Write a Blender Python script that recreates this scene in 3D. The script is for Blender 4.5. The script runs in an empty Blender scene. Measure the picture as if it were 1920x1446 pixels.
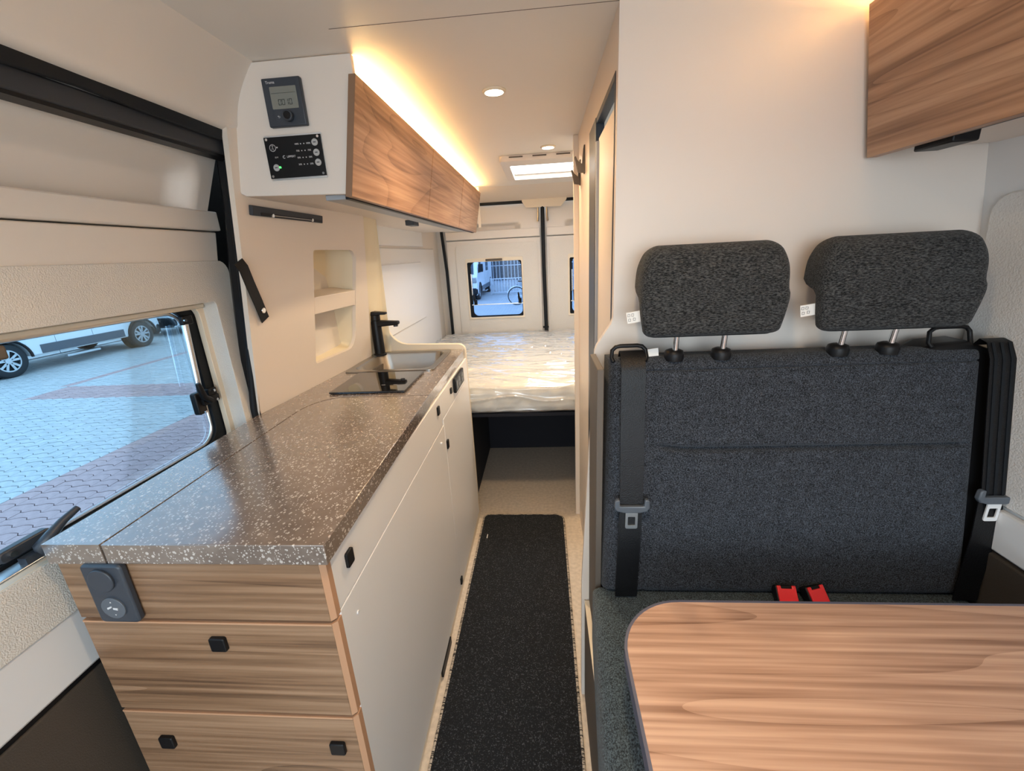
import bpy, bmesh, math, random
from mathutils import Vector, Matrix, noise
from mathutils.geometry import tessellate_polygon
random.seed(7)
S = bpy.context.scene
COL = S.collection
PI = math.pi

# ------------------------------------------------------------------ camera
cam_d = bpy.data.cameras.new('camera')
cam_d.sensor_fit = 'HORIZONTAL'
cam_d.sensor_width = 36.0
cam_d.lens = 795.0 / 1920.0 * 36.0
cam_d.clip_start = 0.02
cam_d.clip_end = 300
cam = bpy.data.objects.new('camera', cam_d)
COL.objects.link(cam)
_r = Vector((0.9964, 0.0680, -0.0508)).normalized()
_f = Vector((-0.0796, 0.9515, -0.2971)).normalized()
_u = _r.cross(_f).normalized()
_r = _f.cross(_u)
M3 = Matrix((_r, _u, -_f)).transposed()
cam.matrix_world = Matrix.Translation((0, 0, 1.424)) @ M3.to_4x4()
S.camera = cam

# ------------------------------------------------------------------ world and view
w = bpy.data.worlds.new('sky')
S.world = w
w.use_nodes = True
bg = w.node_tree.nodes['Background']
bg.inputs[0].default_value = (0.72, 0.87, 1.0, 1)
bg.inputs[1].default_value = 4.2
S.view_settings.view_transform = 'Standard'
S.view_settings.look = 'None'
S.view_settings.gamma = 1.0
S.view_settings.use_curve_mapping = False
S.view_settings.exposure = -0.05
S.cycles.use_denoising = True
S.cycles.max_bounces = 10
S.cycles.diffuse_bounces = 6
S.cycles.sample_clamp_indirect = 6.0
S.cycles.caustics_refractive = False
S.cycles.caustics_reflective = False


def area(name, loc, target, sx, sy, power, color, spread=PI):
    d = bpy.data.lights.new(name, 'AREA')
    d.shape = 'RECTANGLE'
    d.size = sx
    d.size_y = sy
    d.energy = power
    d.color = color
    d.spread = spread
    o = bpy.data.objects.new(name, d)
    COL.objects.link(o)
    o.location = loc
    o.rotation_euler = (Vector(target) - Vector(loc)).to_track_quat('-Z', 'Y').to_euler()
    return o


# daylight coming in through the windscreen and cab windows behind the photographer
area('windscreen_daylight', (0.0, -1.70, 1.25), (0.0, 1.0, 1.42), 1.7, 0.9, 23, (0.86, 0.95, 1.0))
# daylight under the roof hatch over the bed
area('hatch_daylight', (0.10, 2.74, 1.925), (0.10, 2.74, 0.0), 0.50, 0.40, 9, (0.92, 0.97, 1.0))
# warm downlights in the ceiling
WARM = (1.0, 0.72, 0.43)
for (lx, ly, pw) in ((-0.132, 1.493, 6), (0.042, 2.266, 7), (0.05, 0.30, 5.0)):
    area('downlight_glow', (lx, ly, 1.888), (lx, ly, 0), 0.055, 0.055, pw, WARM, 2.6)


# ------------------------------------------------------------------ materials
def new_mat(name):
    m = bpy.data.materials.new(name)
    m.use_nodes = True
    nt = m.node_tree
    return m, nt, nt.nodes['Principled BSDF']


def N(nt, kind, **kw):
    n = nt.nodes.new(kind)
    for k, v in kw.items():
        if k.startswith('i_'):
            n.inputs[k[2:].replace('_', ' ')].default_value = v
        else:
            setattr(n, k, v)
    return n


def coords(nt, scale=(1, 1, 1), rot=(0, 0, 0)):
    tc = N(nt, 'ShaderNodeTexCoord')
    mp = N(nt, 'ShaderNodeMapping')
    mp.inputs['Scale'].default_value = scale
    mp.inputs['Rotation'].default_value = rot
    nt.links.new(tc.outputs['Object'], mp.inputs['Vector'])
    return mp.outputs['Vector']


def ramp(nt, fac, stops):
    r = N(nt, 'ShaderNodeValToRGB')
    els = r.color_ramp.elements
    while len(els) < len(stops):
        els.new(0.5)
    for e, (p, c) in zip(els, stops):
        e.position = p
        e.color = (c[0], c[1], c[2], 1)
    nt.links.new(fac, r.inputs['Fac'])
    return r.outputs['Color']


def bump(nt, bsdf, height, strength, dist=0.002):
    b = N(nt, 'ShaderNodeBump')
    b.inputs['Strength'].default_value = strength
    b.inputs['Distance'].default_value = dist
    nt.links.new(height, b.inputs['Height'])
    nt.links.new(b.outputs['Normal'], bsdf.inputs['Normal'])


def plain(name, col, rough=0.5, metal=0.0, spec=0.5, grain=0.0, gscale=300, coat=0.0, var=0.0):
    m, nt, b = new_mat(name)
    b.inputs['Base Color'].default_value = (*col, 1)
    b.inputs['Roughness'].default_value = rough
    b.inputs['Metallic'].default_value = metal
    b.inputs['Specular IOR Level'].default_value = spec
    if coat:
        b.inputs['Coat Weight'].default_value = coat
    if grain or var:
        v = coords(nt)
        n = N(nt, 'ShaderNodeTexNoise', i_Scale=gscale, i_Detail=3.0)
        nt.links.new(v, n.inputs['Vector'])
        if grain:
            bump(nt, b, n.outputs['Fac'], grain)
        if var:
            a = tuple(c * (1 - var) for c in col)
            c2 = tuple(min(1, c * (1 + var)) for c in col)
            nt.links.new(ramp(nt, n.outputs['Fac'], [(0.3, a), (0.7, c2)]), b.inputs['Base Color'])
    return m


def wood(name, axis, dark, mid, light, seed=0.0, rings=7.0, fine=0.62, rough=0.42):
    """walnut laminate with its grain along the given axis"""
    m, nt, b = new_mat(name)
    lo = [3.2, 3.2, 3.2]
    lo[axis] = 0.38
    hi = [95.0, 95.0, 95.0]
    hi[axis] = 2.2
    mdm = [38.0, 38.0, 38.0]
    mdm[axis] = 0.8
    tc = N(nt, 'ShaderNodeTexCoord')
    add = N(nt, 'ShaderNodeVectorMath', operation='ADD')
    add.inputs[1].default_value = (seed, seed * 0.7, seed * 1.3)
    nt.links.new(tc.outputs['Object'], add.inputs[0])

    def tex(sc, detail, dist):
        mp = N(nt, 'ShaderNodeMapping')
        mp.inputs['Scale'].default_value = sc
        nt.links.new(add.outputs[0], mp.inputs['Vector'])
        n = N(nt, 'ShaderNodeTexNoise', i_Scale=1.0, i_Detail=detail, i_Distortion=dist)
        nt.links.new(mp.outputs['Vector'], n.inputs['Vector'])
        return n.outputs['Fac']

    base = tex(lo, 2.0, 0.4)
    mul = N(nt, 'ShaderNodeMath', operation='MULTIPLY')
    mul.inputs[1].default_value = rings * 2
    nt.links.new(base, mul.inputs[0])
    fr = N(nt, 'ShaderNodeMath', operation='FRACT')
    nt.links.new(mul.outputs[0], fr.inputs[0])
    pw = N(nt, 'ShaderNodeMath', operation='POWER')
    pw.inputs[1].default_value = 7.0
    nt.links.new(fr.outputs[0], pw.inputs[0])
    med = tex(mdm, 3.0, 0.2)
    fin = tex(hi, 4.0, 0.1)
    m1 = N(nt, 'ShaderNodeMix', data_type='FLOAT')
    m1.inputs['Factor'].default_value = fine
    nt.links.new(med, m1.inputs['A'])
    nt.links.new(fin, m1.inputs['B'])
    m2 = N(nt, 'ShaderNodeMath', operation='MULTIPLY_ADD')
    m2.inputs[1].default_value = -0.11
    nt.links.new(pw.outputs[0], m2.inputs[0])
    nt.links.new(m1.outputs[0], m2.inputs[2])
    col = ramp(nt, m2.outputs[0], [(0.31, dark), (0.46, mid), (0.61, light)])
    nt.links.new(col, b.inputs['Base Color'])
    b.inputs['Roughness'].default_value = rough
    bump(nt, b, fin, 0.12, 0.0006)
    return m


def fabric(name, dark, light, scale=(520, 520, 520), strength=0.6, pos=(0.42, 0.66)):
    m, nt, b = new_mat(name)
    v = coords(nt, scale)
    n = N(nt, 'ShaderNodeTexNoise', i_Scale=1.0, i_Detail=2.0, i_Roughness=0.7)
    nt.links.new(v, n.inputs['Vector'])
    v2 = coords(nt, (45, 45, 45))
    n2 = N(nt, 'ShaderNodeTexNoise', i_Scale=1.0, i_Detail=2.0)
    nt.links.new(v2, n2.inputs['Vector'])
    ad = N(nt, 'ShaderNodeMath', operation='MULTIPLY_ADD')
    ad.inputs[1].default_value = 0.10
    nt.links.new(n2.outputs['Fac'], ad.inputs[0])
    nt.links.new(n.outputs['Fac'], ad.inputs[2])
    c = ramp(nt, ad.outputs[0], [(pos[0] + .05, dark), (pos[1] + .05, light)])
    nt.links.new(c, b.inputs['Base Color'])
    b.inputs['Roughness'].default_value = 0.92
    b.inputs['Specular IOR Level'].default_value = 0.2
    b.inputs['Sheen Weight'].default_value = 0.08
    bump(nt, b, n.outputs['Fac'], strength, 0.0020)
    return m


def stone(name):
    """dark taupe worktop laminate with pale flecks"""
    m, nt, b = new_mat(name)
    nz = N(nt, 'ShaderNodeTexNoise', i_Scale=40.0, i_Detail=3.0)
    v0 = coords(nt)
    nt.links.new(v0, nz.inputs['Vector'])
    base = ramp(nt, nz.outputs['Fac'], [(0.3, (0.15, 0.115, 0.095)), (0.7, (0.20, 0.157, 0.13))])
    cur = base
    for sc, thr, rad in ((100, 0.86, 0.30), (160, 0.80, 0.34), (300, 0.76, 0.4)):
        v = coords(nt, (sc, sc * 0.75, sc), (0, 0, 0.5 + sc))
        vo = N(nt, 'ShaderNodeTexVoronoi', i_Scale=1.0)
        nt.links.new(v, vo.inputs['Vector'])
        sp = N(nt, 'ShaderNodeSeparateColor')
        nt.links.new(vo.outputs['Color'], sp.inputs[0])
        g = N(nt, 'ShaderNodeMath', operation='GREATER_THAN')
        g.inputs[1].default_value = thr
        nt.links.new(sp.outputs[0], g.inputs[0])
        l = N(nt, 'ShaderNodeMath', operation='LESS_THAN')
        l.inputs[1].default_value = rad
        nt.links.new(vo.outputs['Distance'], l.inputs[0])
        mm = N(nt, 'ShaderNodeMath', operation='MULTIPLY')
        nt.links.new(g.outputs[0], mm.inputs[0])
        nt.links.new(l.outputs[0], mm.inputs[1])
        mx = N(nt, 'ShaderNodeMix', data_type='RGBA')
        mx.inputs['B'].default_value = (0.50, 0.45, 0.41, 1)
        nt.links.new(mm.outputs[0], mx.inputs['Factor'])
        nt.links.new(cur, mx.inputs['A'])
        cur = mx.outputs['Result']
    nt.links.new(cur, b.inputs['Base Color'])
    b.inputs['Roughness'].default_value = 0.18
    b.inputs['Specular IOR Level'].default_value = 0.9
    b.inputs['Coat Weight'].default_value = 1.0
    b.inputs['Coat Roughness'].default_value = 0.2
    bump(nt, b, nz.outputs['Fac'], 0.05, 0.001)
    return m


def glass_tint(name, tint, rough=0.0):
    m, nt, b = new_mat(name)
    nt.nodes.remove(b)
    out = nt.nodes['Material Output']
    t = N(nt, 'ShaderNodeBsdfTransparent')
    t.inputs[0].default_value = (*tint, 1)
    g = N(nt, 'ShaderNodeBsdfGlossy')
    g.inputs['Roughness'].default_value = 0.02
    fz = N(nt, 'ShaderNodeFresnel')
    fz.inputs[0].default_value = 1.45
    mul = N(nt, 'ShaderNodeMath', operation='MULTIPLY')
    mul.inputs[1].default_value = 0.4
    nt.links.new(fz.outputs[0], mul.inputs[0])
    mx = N(nt, 'ShaderNodeMixShader')
    nt.links.new(mul.outputs[0], mx.inputs[0])
    nt.links.new(t.outputs[0], mx.inputs[1])
    nt.links.new(g.outputs[0], mx.inputs[2])
    nt.links.new(mx.outputs[0], out.inputs['Surface'])
    return m


def film(name):
    """thin clear plastic wrapping"""
    m, nt, b = new_mat(name)
    nt.nodes.remove(b)
    out = nt.nodes['Material Output']
    t = N(nt, 'ShaderNodeBsdfTransparent')
    t.inputs[0].default_value = (0.95, 0.96, 0.97, 1)
    g = N(nt, 'ShaderNodeBsdfGlossy')
    g.inputs['Roughness'].default_value = 0.11
    d = N(nt, 'ShaderNodeBsdfDiffuse')
    d.inputs[0].default_value = (0.85, 0.87, 0.9, 1)
    lw = N(nt, 'ShaderNodeLayerWeight')
    lw.inputs[0].default_value = 0.35
    mul = N(nt, 'ShaderNodeMath', operation='MULTIPLY_ADD')
    mul.inputs[1].default_value = 0.55
    mul.inputs[2].default_value = 0.10
    nt.links.new(lw.outputs['Facing'], mul.inputs[0])
    mx = N(nt, 'ShaderNodeMixShader')
    nt.links.new(mul.outputs[0], mx.inputs[0])
    nt.links.new(t.outputs[0], mx.inputs[1])
    nt.links.new(g.outputs[0], mx.inputs[2])
    m2 = N(nt, 'ShaderNodeMixShader')
    m2.inputs[0].default_value = 0.16
    nt.links.new(mx.outputs[0], m2.inputs[1])
    nt.links.new(d.outputs[0], m2.inputs[2])
    nt.links.new(m2.outputs[0], out.inputs['Surface'])
    return m


def emit(name, col, power):
    m, nt, b = new_mat(name)
    b.inputs['Base Color'].default_value = (*col, 1)
    b.inputs['Emission Color'].default_value = (*col, 1)
    b.inputs['Emission Strength'].default_value = power
    return m


M = {}
M['white'] = plain('white_laminate', (0.735, 0.665, 0.60), 0.45)
M['ceiling'] = plain('ceiling_board', (0.77, 0.73, 0.68), 0.55)
M['front_white'] = plain('white_satin_front', (0.80, 0.79, 0.775), 0.32)
M['beige'] = plain('beige_laminate', (0.74, 0.65, 0.555), 0.45)
M['cream'] = plain('cream_board', (0.76, 0.67, 0.53), 0.5)
M['warm_lit'] = plain('warm_lit_cream', (0.76, 0.67, 0.49), 0.5)  # yellow of the warm lighting put into the cream of niche and return
M['shell'] = plain('moulded_shell', (0.72, 0.675, 0.62), 0.5, grain=0.05, gscale=200)
M['leather'] = plain('pebbled_cream_vinyl', (0.68, 0.65, 0.60), 0.45, grain=0.9, gscale=380)
M['leather_r'] = plain('pebbled_white_vinyl', (0.72, 0.70, 0.67), 0.5, grain=0.7, gscale=240)
M['trim_white'] = plain('white_trim', (0.72, 0.72, 0.72), 0.45)
M['brown'] = plain('dark_brown_plastic', (0.06, 0.048, 0.038), 0.5, grain=0.3, gscale=400)
M['black'] = plain('black_plastic', (0.006, 0.006, 0.007), 0.42, spec=0.25)
M['rubber'] = plain('black_rubber', (0.006, 0.008, 0.011), 0.55, spec=0.25)
M['grey_rail'] = plain('dark_grey_rail', (0.042, 0.045, 0.052), 0.55, spec=0.25)
M['slate'] = plain('slate_plastic', (0.03, 0.038, 0.052), 0.42)
M['slate2'] = plain('slate_plastic_light', (0.085, 0.10, 0.12), 0.42)
M['chrome'] = plain('chrome', (0.75, 0.76, 0.78), 0.15, 1.0)
M['steel'] = plain('brushed_steel', (0.40, 0.385, 0.36), 0.28, 1.0)
M['rail_alu'] = plain('satin_grey_rail', (0.33, 0.35, 0.38), 0.4)
M['alu'] = plain('aluminium', (0.72, 0.74, 0.76), 0.35, 1.0)
M['wood_x'] = wood('walnut_across', 0, (0.090, 0.047, 0.025), (0.215, 0.120, 0.065), (0.32, 0.195, 0.115), 1.3, 3.0)
M['wood_y'] = wood('walnut_lengthwise', 1, (0.20, 0.10, 0.055), (0.37, 0.205, 0.12), (0.50, 0.305, 0.19), 4.1, 8.0)
M['wood_t'] = wood('walnut_table', 0, (0.24, 0.13, 0.085), (0.44, 0.275, 0.195), (0.60, 0.405, 0.30), 9.7, 5.0)
M['edge_wood'] = plain('light_walnut_edge', (0.48, 0.27, 0.155), 0.5)
M['edge_dark'] = plain('walnut_edge_dark', (0.22, 0.125, 0.07), 0.5)
M['edge_blue'] = plain('grey_edge_band', (0.10, 0.105, 0.15), 0.4)
M['stone'] = stone('flecked_worktop')
M['floor'] = plain('beige_vinyl_floor', (0.58, 0.51, 0.43), 0.5, grain=0.1, gscale=60, var=0.12)
M['rug'] = fabric('black_rug_pile', (0.006, 0.007, 0.009), (0.12, 0.13, 0.15), (230, 230, 230), 1.0, (0.56, 0.78))
M['rug_edge'] = fabric('rug_binding', (0.02, 0.02, 0.02), (0.45, 0.40, 0.34), (40, 330, 40), 0.6, (0.44, 0.5))
M['fabric'] = fabric('anthracite_weave', (0.006, 0.007, 0.009), (0.085, 0.098, 0.122), (420, 420, 420), 0.8, (0.40, 0.70))
M['fabric_h'] = fabric('anthracite_streaked_weave', (0.006, 0.007, 0.008), (0.09, 0.093, 0.095), (150, 480, 520), 0.9, (0.40, 0.70))
M['fabric_s'] = fabric('anthracite_seat_weave', (0.016, 0.022, 0.028), (0.11, 0.155, 0.19), (420, 300, 420), 0.8, (0.38, 0.68))
M['belt'] = plain('black_webbing', (0.004, 0.004, 0.005), 0.33, spec=0.3, grain=0.4, gscale=500)
M['red'] = plain('red_plastic', (0.85, 0.03, 0.035), 0.3)
M['tag'] = plain('white_label', (0.78, 0.77, 0.74), 0.6)
M['taupe'] = plain('taupe_board', (0.115, 0.095, 0.078), 0.6, spec=0.3)
M['hob'] = plain('black_glass', (0.006, 0.006, 0.007), 0.04, spec=0.8, coat=0.5)
M['film'] = film('clear_wrapping_film')
M['mattress'] = plain('white_ticking', (0.83, 0.79, 0.70), 0.85, grain=0.5, gscale=120)
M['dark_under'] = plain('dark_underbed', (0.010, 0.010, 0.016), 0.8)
M['glass'] = glass_tint('tinted_pane', (0.54, 0.67, 0.76))
M['glass_r'] = glass_tint('tinted_rear_pane', (0.50, 0.62, 0.80))
M['lcd'] = plain('lcd_glass', (0.20, 0.21, 0.19), 0.25)
M['ink'] = plain('lcd_ink', (0.03, 0.032, 0.03), 0.4)
M['print'] = plain('white_print', (0.62, 0.62, 0.63), 0.5)
M['button'] = plain('grey_button', (0.42, 0.42, 0.42), 0.45)
M['green'] = emit('green_lamp', (0.05, 1.0, 0.1), 4)
M['led'] = emit('warm_led', (1.0, 0.64, 0.25), 40)
M['lamp'] = emit('lamp_face', (1.0, 0.86, 0.62), 12)
M['hatch'] = emit('daylit_hatch_pane', (0.93, 0.97, 1.0), 1.6)
M['van'] = plain('white_paint', (0.78, 0.79, 0.80), 0.3)
M['van_dark'] = plain('dark_car_paint', (0.02, 0.025, 0.04), 0.3)
M['tyre'] = plain('tyre_rubber', (0.025, 0.027, 0.03), 0.8)
M['vglass'] = plain('vehicle_glass', (0.03, 0.045, 0.06), 0.08)
M['paver'] = plain('grey_paver', (0.46, 0.47, 0.47), 0.75, var=0.12, gscale=9)
M['paver_red'] = plain('red_paver', (0.46, 0.30, 0.29), 0.75, var=0.12, gscale=9)
M['joint'] = plain('joint_sand', (0.07, 0.075, 0.08), 0.9)
M['wall_ext'] = plain('grey_facade', (0.42, 0.43, 0.45), 0.8)


# ------------------------------------------------------------------ mesh helpers
class MB:
    def __init__(s):
        s.v = []
        s.f = []

    def add(s, vs, fs):
        b = len(s.v)
        s.v += [Vector(p) for p in vs]
        s.f += [tuple(i + b for i in f) for f in fs]
        return s

    def box(s, x0, x1, y0, y1, z0, z1):
        return s.hexa([(x0, y0, z0), (x1, y0, z0), (x1, y1, z0), (x0, y1, z0),
                       (x0, y0, z1), (x1, y0, z1), (x1, y1, z1), (x0, y1, z1)])

    def hexa(s, p):
        return s.add(p, [(3, 2, 1, 0), (4, 5, 6, 7), (0, 1, 5, 4), (1, 2, 6, 5), (2, 3, 7, 6), (3, 0, 4, 7)])

    def prism(s, poly, fn0, fn1, holes=()):
        """poly: list of 2-D points; fn0/fn1 map (a, b) to 3-D for the two faces"""
        loops = [list(poly)] + [list(h) for h in holes]
        flat = [p for l in loops for p in l]
        n = len(flat)
        tris = tessellate_polygon([[Vector((p[0], p[1], 0)) for p in l] for l in loops])
        vs = [fn0(*p) for p in flat] + [fn1(*p) for p in flat]
        if holes:
            fs = [tuple(t) for t in tris] + [tuple(i + n for i in reversed(t)) for t in tris]
        else:
            fs = [tuple(range(n)), tuple(range(2 * n - 1, n - 1, -1))]
        o = 0
        for l in loops:
            k = len(l)
            for i in range(k):
                j = (i + 1) % k
                fs.append((o + i, o + j, o + j + n, o + i + n))
            o += k
        return s.add(vs, fs)

    def px(s, poly, x0, x1, holes=()):      # polygon in (y, z) extruded along x
        return s.prism(poly, lambda a, b: (x0, a, b), lambda a, b: (x1, a, b), holes)

    def py(s, poly, y0, y1, holes=()):      # polygon in (x, z) extruded along y
        return s.prism(poly, lambda a, b: (a, y0, b), lambda a, b: (a, y1, b), holes)

    def pz(s, poly, z0, z1, holes=()):      # polygon in (x, y) extruded along z
        return s.prism(poly, lambda a, b: (a, b, z0), lambda a, b: (a, b, z1), holes)

    def tube(s, path, r, n=10, caps=True, closed=False):
        P = [Vector(p) for p in path]
        R = r if isinstance(r, (list, tuple)) else [r] * len(P)
        b = len(s.v)
        up = None
        k = len(P)
        for i, p in enumerate(P):
            if closed:
                t = (P[(i + 1) % k] - P[i - 1]).normalized()
            else:
                t = (P[min(i + 1, k - 1)] - P[max(i - 1, 0)]).normalized()
            if up is None:
                up = t.orthogonal().normalized()
            up = (up - t * up.dot(t)).normalized()
            sd = t.cross(up)
            for j in range(n):
                a = 2 * PI * j / n
                s.v.append(p + (up * math.cos(a) + sd * math.sin(a)) * R[i])
        for i in range(k if closed else k - 1):
            i2 = (i + 1) % k
            for j in range(n):
                j2 = (j + 1) % n
                s.f.append((b + i * n + j, b + i * n + j2, b + i2 * n + j2, b + i2 * n + j))
        if caps and not closed:
            s.f.append(tuple(b + j for j in reversed(range(n))))
            s.f.append(tuple(b + (k - 1) * n + j for j in range(n)))
        return s

    def cyl(s, p0, p1, r, n=20):
        return s.tube([p0, p1], r, n)

    def ribbon(s, pts, width_dir, wdt, thick_dir, thk):
        """flat band along pts"""
        wd = Vector(width_dir).normalized() * wdt / 2
        td = Vector(thick_dir).normalized() * thk / 2
        b = len(s.v)
        for p in pts:
            p = Vector(p)
            s.v += [p - wd - td, p + wd - td, p + wd + td, p - wd + td]
        for i in range(len(pts) - 1):
            for j in range(4):
                j2 = (j + 1) % 4
                s.f.append((b + i * 4 + j, b + i * 4 + j2, b + i * 4 + 4 + j2, b + i * 4 + 4 + j))
        s.f.append((b + 3, b + 2, b + 1, b))
        e = b + 4 * (len(pts) - 1)
        s.f.append((e, e + 1, e + 2, e + 3))
        return s

    def grid(s, fn, nu, nv):
        b = len(s.v)
        for j in range(nv + 1):
            for i in range(nu + 1):
                s.v.append(Vector(fn(i / nu, j / nv)))
        for j in range(nv):
            for i in range(nu):
                a = b + j * (nu + 1) + i
                s.f.append((a, a + 1, a + nu + 2, a + nu + 1))
        return s

    def build(s, name, mat, parent=None, bev=0.0, smooth=35, sub=0, recalc=True, seg=2):
        off = Vector((0, 0, 0))
        q = parent
        while q is not None:
            off += q.location
            q = q.parent
        me = bpy.data.meshes.new(name)
        me.from_pydata([tuple(p - off) for p in s.v], [], s.f)
        if recalc:
            bm = bmesh.new()
            bm.from_mesh(me)
            bmesh.ops.recalc_face_normals(bm, faces=bm.faces)
            bm.to_mesh(me)
            bm.free()
        me.materials.append(M[mat] if isinstance(mat, str) else mat)
        for p in me.polygons:
            p.use_smooth = True
        me.set_sharp_from_angle(angle=math.radians(smooth))
        o = bpy.data.objects.new(name, me)
        COL.objects.link(o)
        if parent is not None:
            o.parent = parent
        if bev:
            md = o.modifiers.new('bevel', 'BEVEL')
            md.width = bev
            md.segments = seg
            md.limit_method = 'ANGLE'
            md.angle_limit = math.radians(40)
            md.harden_normals = False
        if sub:
            md = o.modifiers.new('subsurf', 'SUBSURF')
            md.levels = sub
            md.render_levels = sub
        return o


def rrect(x0, x1, y0, y1, r, n=6):
    """rounded rectangle; r is one radius or (x0y0, x1y0, x1y1, x0y1)"""
    if not isinstance(r, (list, tuple)):
        r = (r,) * 4
    out = []
    for (cx, cy, sx, sy, a0, rr) in ((x0, y0, 1, 1, PI, r[0]), (x1, y0, -1, 1, 1.5 * PI, r[1]),
                                     (x1, y1, -1, -1, 0, r[2]), (x0, y1, 1, -1, 0.5 * PI, r[3])):
        if rr <= 0:
            out.append((cx, cy))
            continue
        for i in range(n + 1):
            a = a0 + 0.5 * PI * i / n
            out.append((cx + sx * rr + rr * math.cos(a), cy + sy * rr + rr * math.sin(a)))
    return out


def circ(cx, cy, r, n=24):
    return [(cx + r * math.cos(2 * PI * i / n), cy + r * math.sin(2 * PI * i / n)) for i in range(n)]


def tag(o, label=None, cat=None, group=None, kind=None):
    if label:
        o['label'] = label
    if cat:
        o['category'] = cat
    if group:
        o['group'] = group
    if kind:
        o['kind'] = kind
    return o


def thing(name, loc, label, cat, group=None):
    o = bpy.data.objects.new(name, None)
    o.empty_display_size = 0.05
    COL.objects.link(o)
    o.location = loc
    return tag(o, label, cat, group)


def struct(o, label=None):
    o['kind'] = 'structure'
    if label:
        o['label'] = label
    return o


def children(o):
    return [c for c in COL.objects if c.parent is o]


def copy_tree(o, parent=None):
    c = o.copy()
    COL.objects.link(c)
    if parent is not None:
        c.parent = parent
    for ch in children(o):
        copy_tree(ch, c)
    return c


def text(name, s, size, loc, rot, mat, parent=None, extrude=0.0003, align='CENTER'):
    cu = bpy.data.curves.new(name, 'FONT')
    cu.body = s
    cu.size = size
    cu.align_x = align
    cu.align_y = 'CENTER'
    cu.extrude = extrude
    tmp = bpy.data.objects.new('tmp_text', cu)
    COL.objects.link(tmp)
    dg = bpy.context.evaluated_depsgraph_get()
    me = bpy.data.meshes.new_from_object(tmp.evaluated_get(dg))
    bpy.data.objects.remove(tmp)
    mt = Matrix.Translation(loc) @ rot
    off = Vector((0, 0, 0))
    q = parent
    while q is not None:
        off += q.location
        q = q.parent
    me.transform(Matrix.Translation(-off) @ mt)
    me.materials.clear()
    me.materials.append(M[mat])
    o = bpy.data.objects.new(name, me)
    COL.objects.link(o)
    o.parent = parent
    return o


RX90 = Matrix.Rotation(PI / 2, 4, 'X')       # text facing -y, reading along +x

# ================================================================== THE SETTING
# floor
fl = MB().box(-0.99, 0.99, -1.6, 3.9, -0.05, 0.0).build('floor', 'floor')
struct(fl, 'pale beige vinyl floor of the van')

# ceiling with a hole for the roof hatch, and the fine joints between its boards
HX0, HX1, HY0, HY1 = -0.16, 0.36, 2.53, 2.96
ce = MB().pz([(-0.99, -1.2), (0.99, -1.2), (0.99, 3.45), (-0.99, 3.45)], 1.9, 1.93,
             [rrect(HX0, HX1, HY0, HY1, 0.02)]).build('ceiling', 'ceiling')
struct(ce, 'cream ceiling board')
MB().box(-0.44, 0.17, 1.061, 1.0625, 1.8996, 1.9003).build('board_joint', 'taupe', ce)
# sloping header from the ceiling down to the rear doors
hd = MB().py([(-0.95, 0), (0.95, 0), (0.95, 1), (-0.95, 1)], 0, 1)
hd.v = [Vector((p.x, 3.40 + (p.z * 0.34), 1.9 - p.z * 0.075 + p.y * 0.02)) for p in hd.v]
struct(hd.build('trim_1', 'beige'), 'beige sloping header above the rear doors')

# left wall: bedroom side and the strip behind the wall cupboards
wl = MB()
wl.px([(1.33, 0.0), (3.9, 0.0), (3.9, 1.92), (1.33, 1.92)], -0.93, -0.90)
wlo = struct(wl.build('wall_left', 'shell'), 'off-white side wall of the sleeping area')
MB().px(rrect(2.10, 3.28, 1.505, 1.66, 0.01), -0.90, -0.885).build('upper_panel', 'front_white', wlo, bev=0.004)
MB().px(rrect(2.10, 3.60, 0.60, 1.49, 0.01), -0.90, -0.889).build('lower_panel', 'front_white', wlo, bev=0.004)
MB().px(rrect(2.20, 3.17, 1.00, 1.40, 0.03), -0.889, -0.878).build('raised_field', 'front_white', wlo, bev=0.006)
# front part of the left side: sill of the sliding door and header cove
wf = MB()
wf.px([(-1.6, 0.0), (1.24, 0.0), (1.24, 0.06), (-1.6, 0.06)], -0.99, -0.90)
struct(wf.build('trim_2', 'brown'), 'dark sill under the sliding door')
cove = MB()
prof = [(-0.685, 1.902)]
prof += [(-0.700 - 0.058 * t - 0.010 * math.sin(t * PI), 1.885 - 0.118 * t) for t in [i / 8 for i in range(9)]]
prof += [(-0.764, 1.758), (-0.780, 1.752), (-0.86, 1.760), (-0.86, 1.902)]
cove.py(prof, -1.2, 1.172)
struct(cove.build('trim_3', 'shell', smooth=50), 'cream moulded header above the sliding door')

# outer skin of the van behind the sliding door and the left wall
sk_o = MB().px([(-1.6, 0.0), (3.9, 0.0), (3.9, 1.95), (-1.6, 1.95)], -1.075, -1.060, [rrect(-0.40, 1.26, 0.84, 1.42, 0.05)])
struct(sk_o.build('wall_outer', 'black'), 'outer skin of the van around the side window')

# right wall
def wx(z):
    pts_ = [(0.0, 1.0), (0.9, 0.999), (1.2, 0.985), (1.42, 0.963), (1.62, 0.930), (1.92, 0.86)]
    for (z0, x0), (z1, x1) in zip(pts_, pts_[1:]):
        if z <= z1:
            return x0 + (x1 - x0) * (z - z0) / (z1 - z0)
    return pts_[-1][1]


def lean(mb):
    for p in mb.v:
        p.x += wx(p.z)
    return mb


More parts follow.
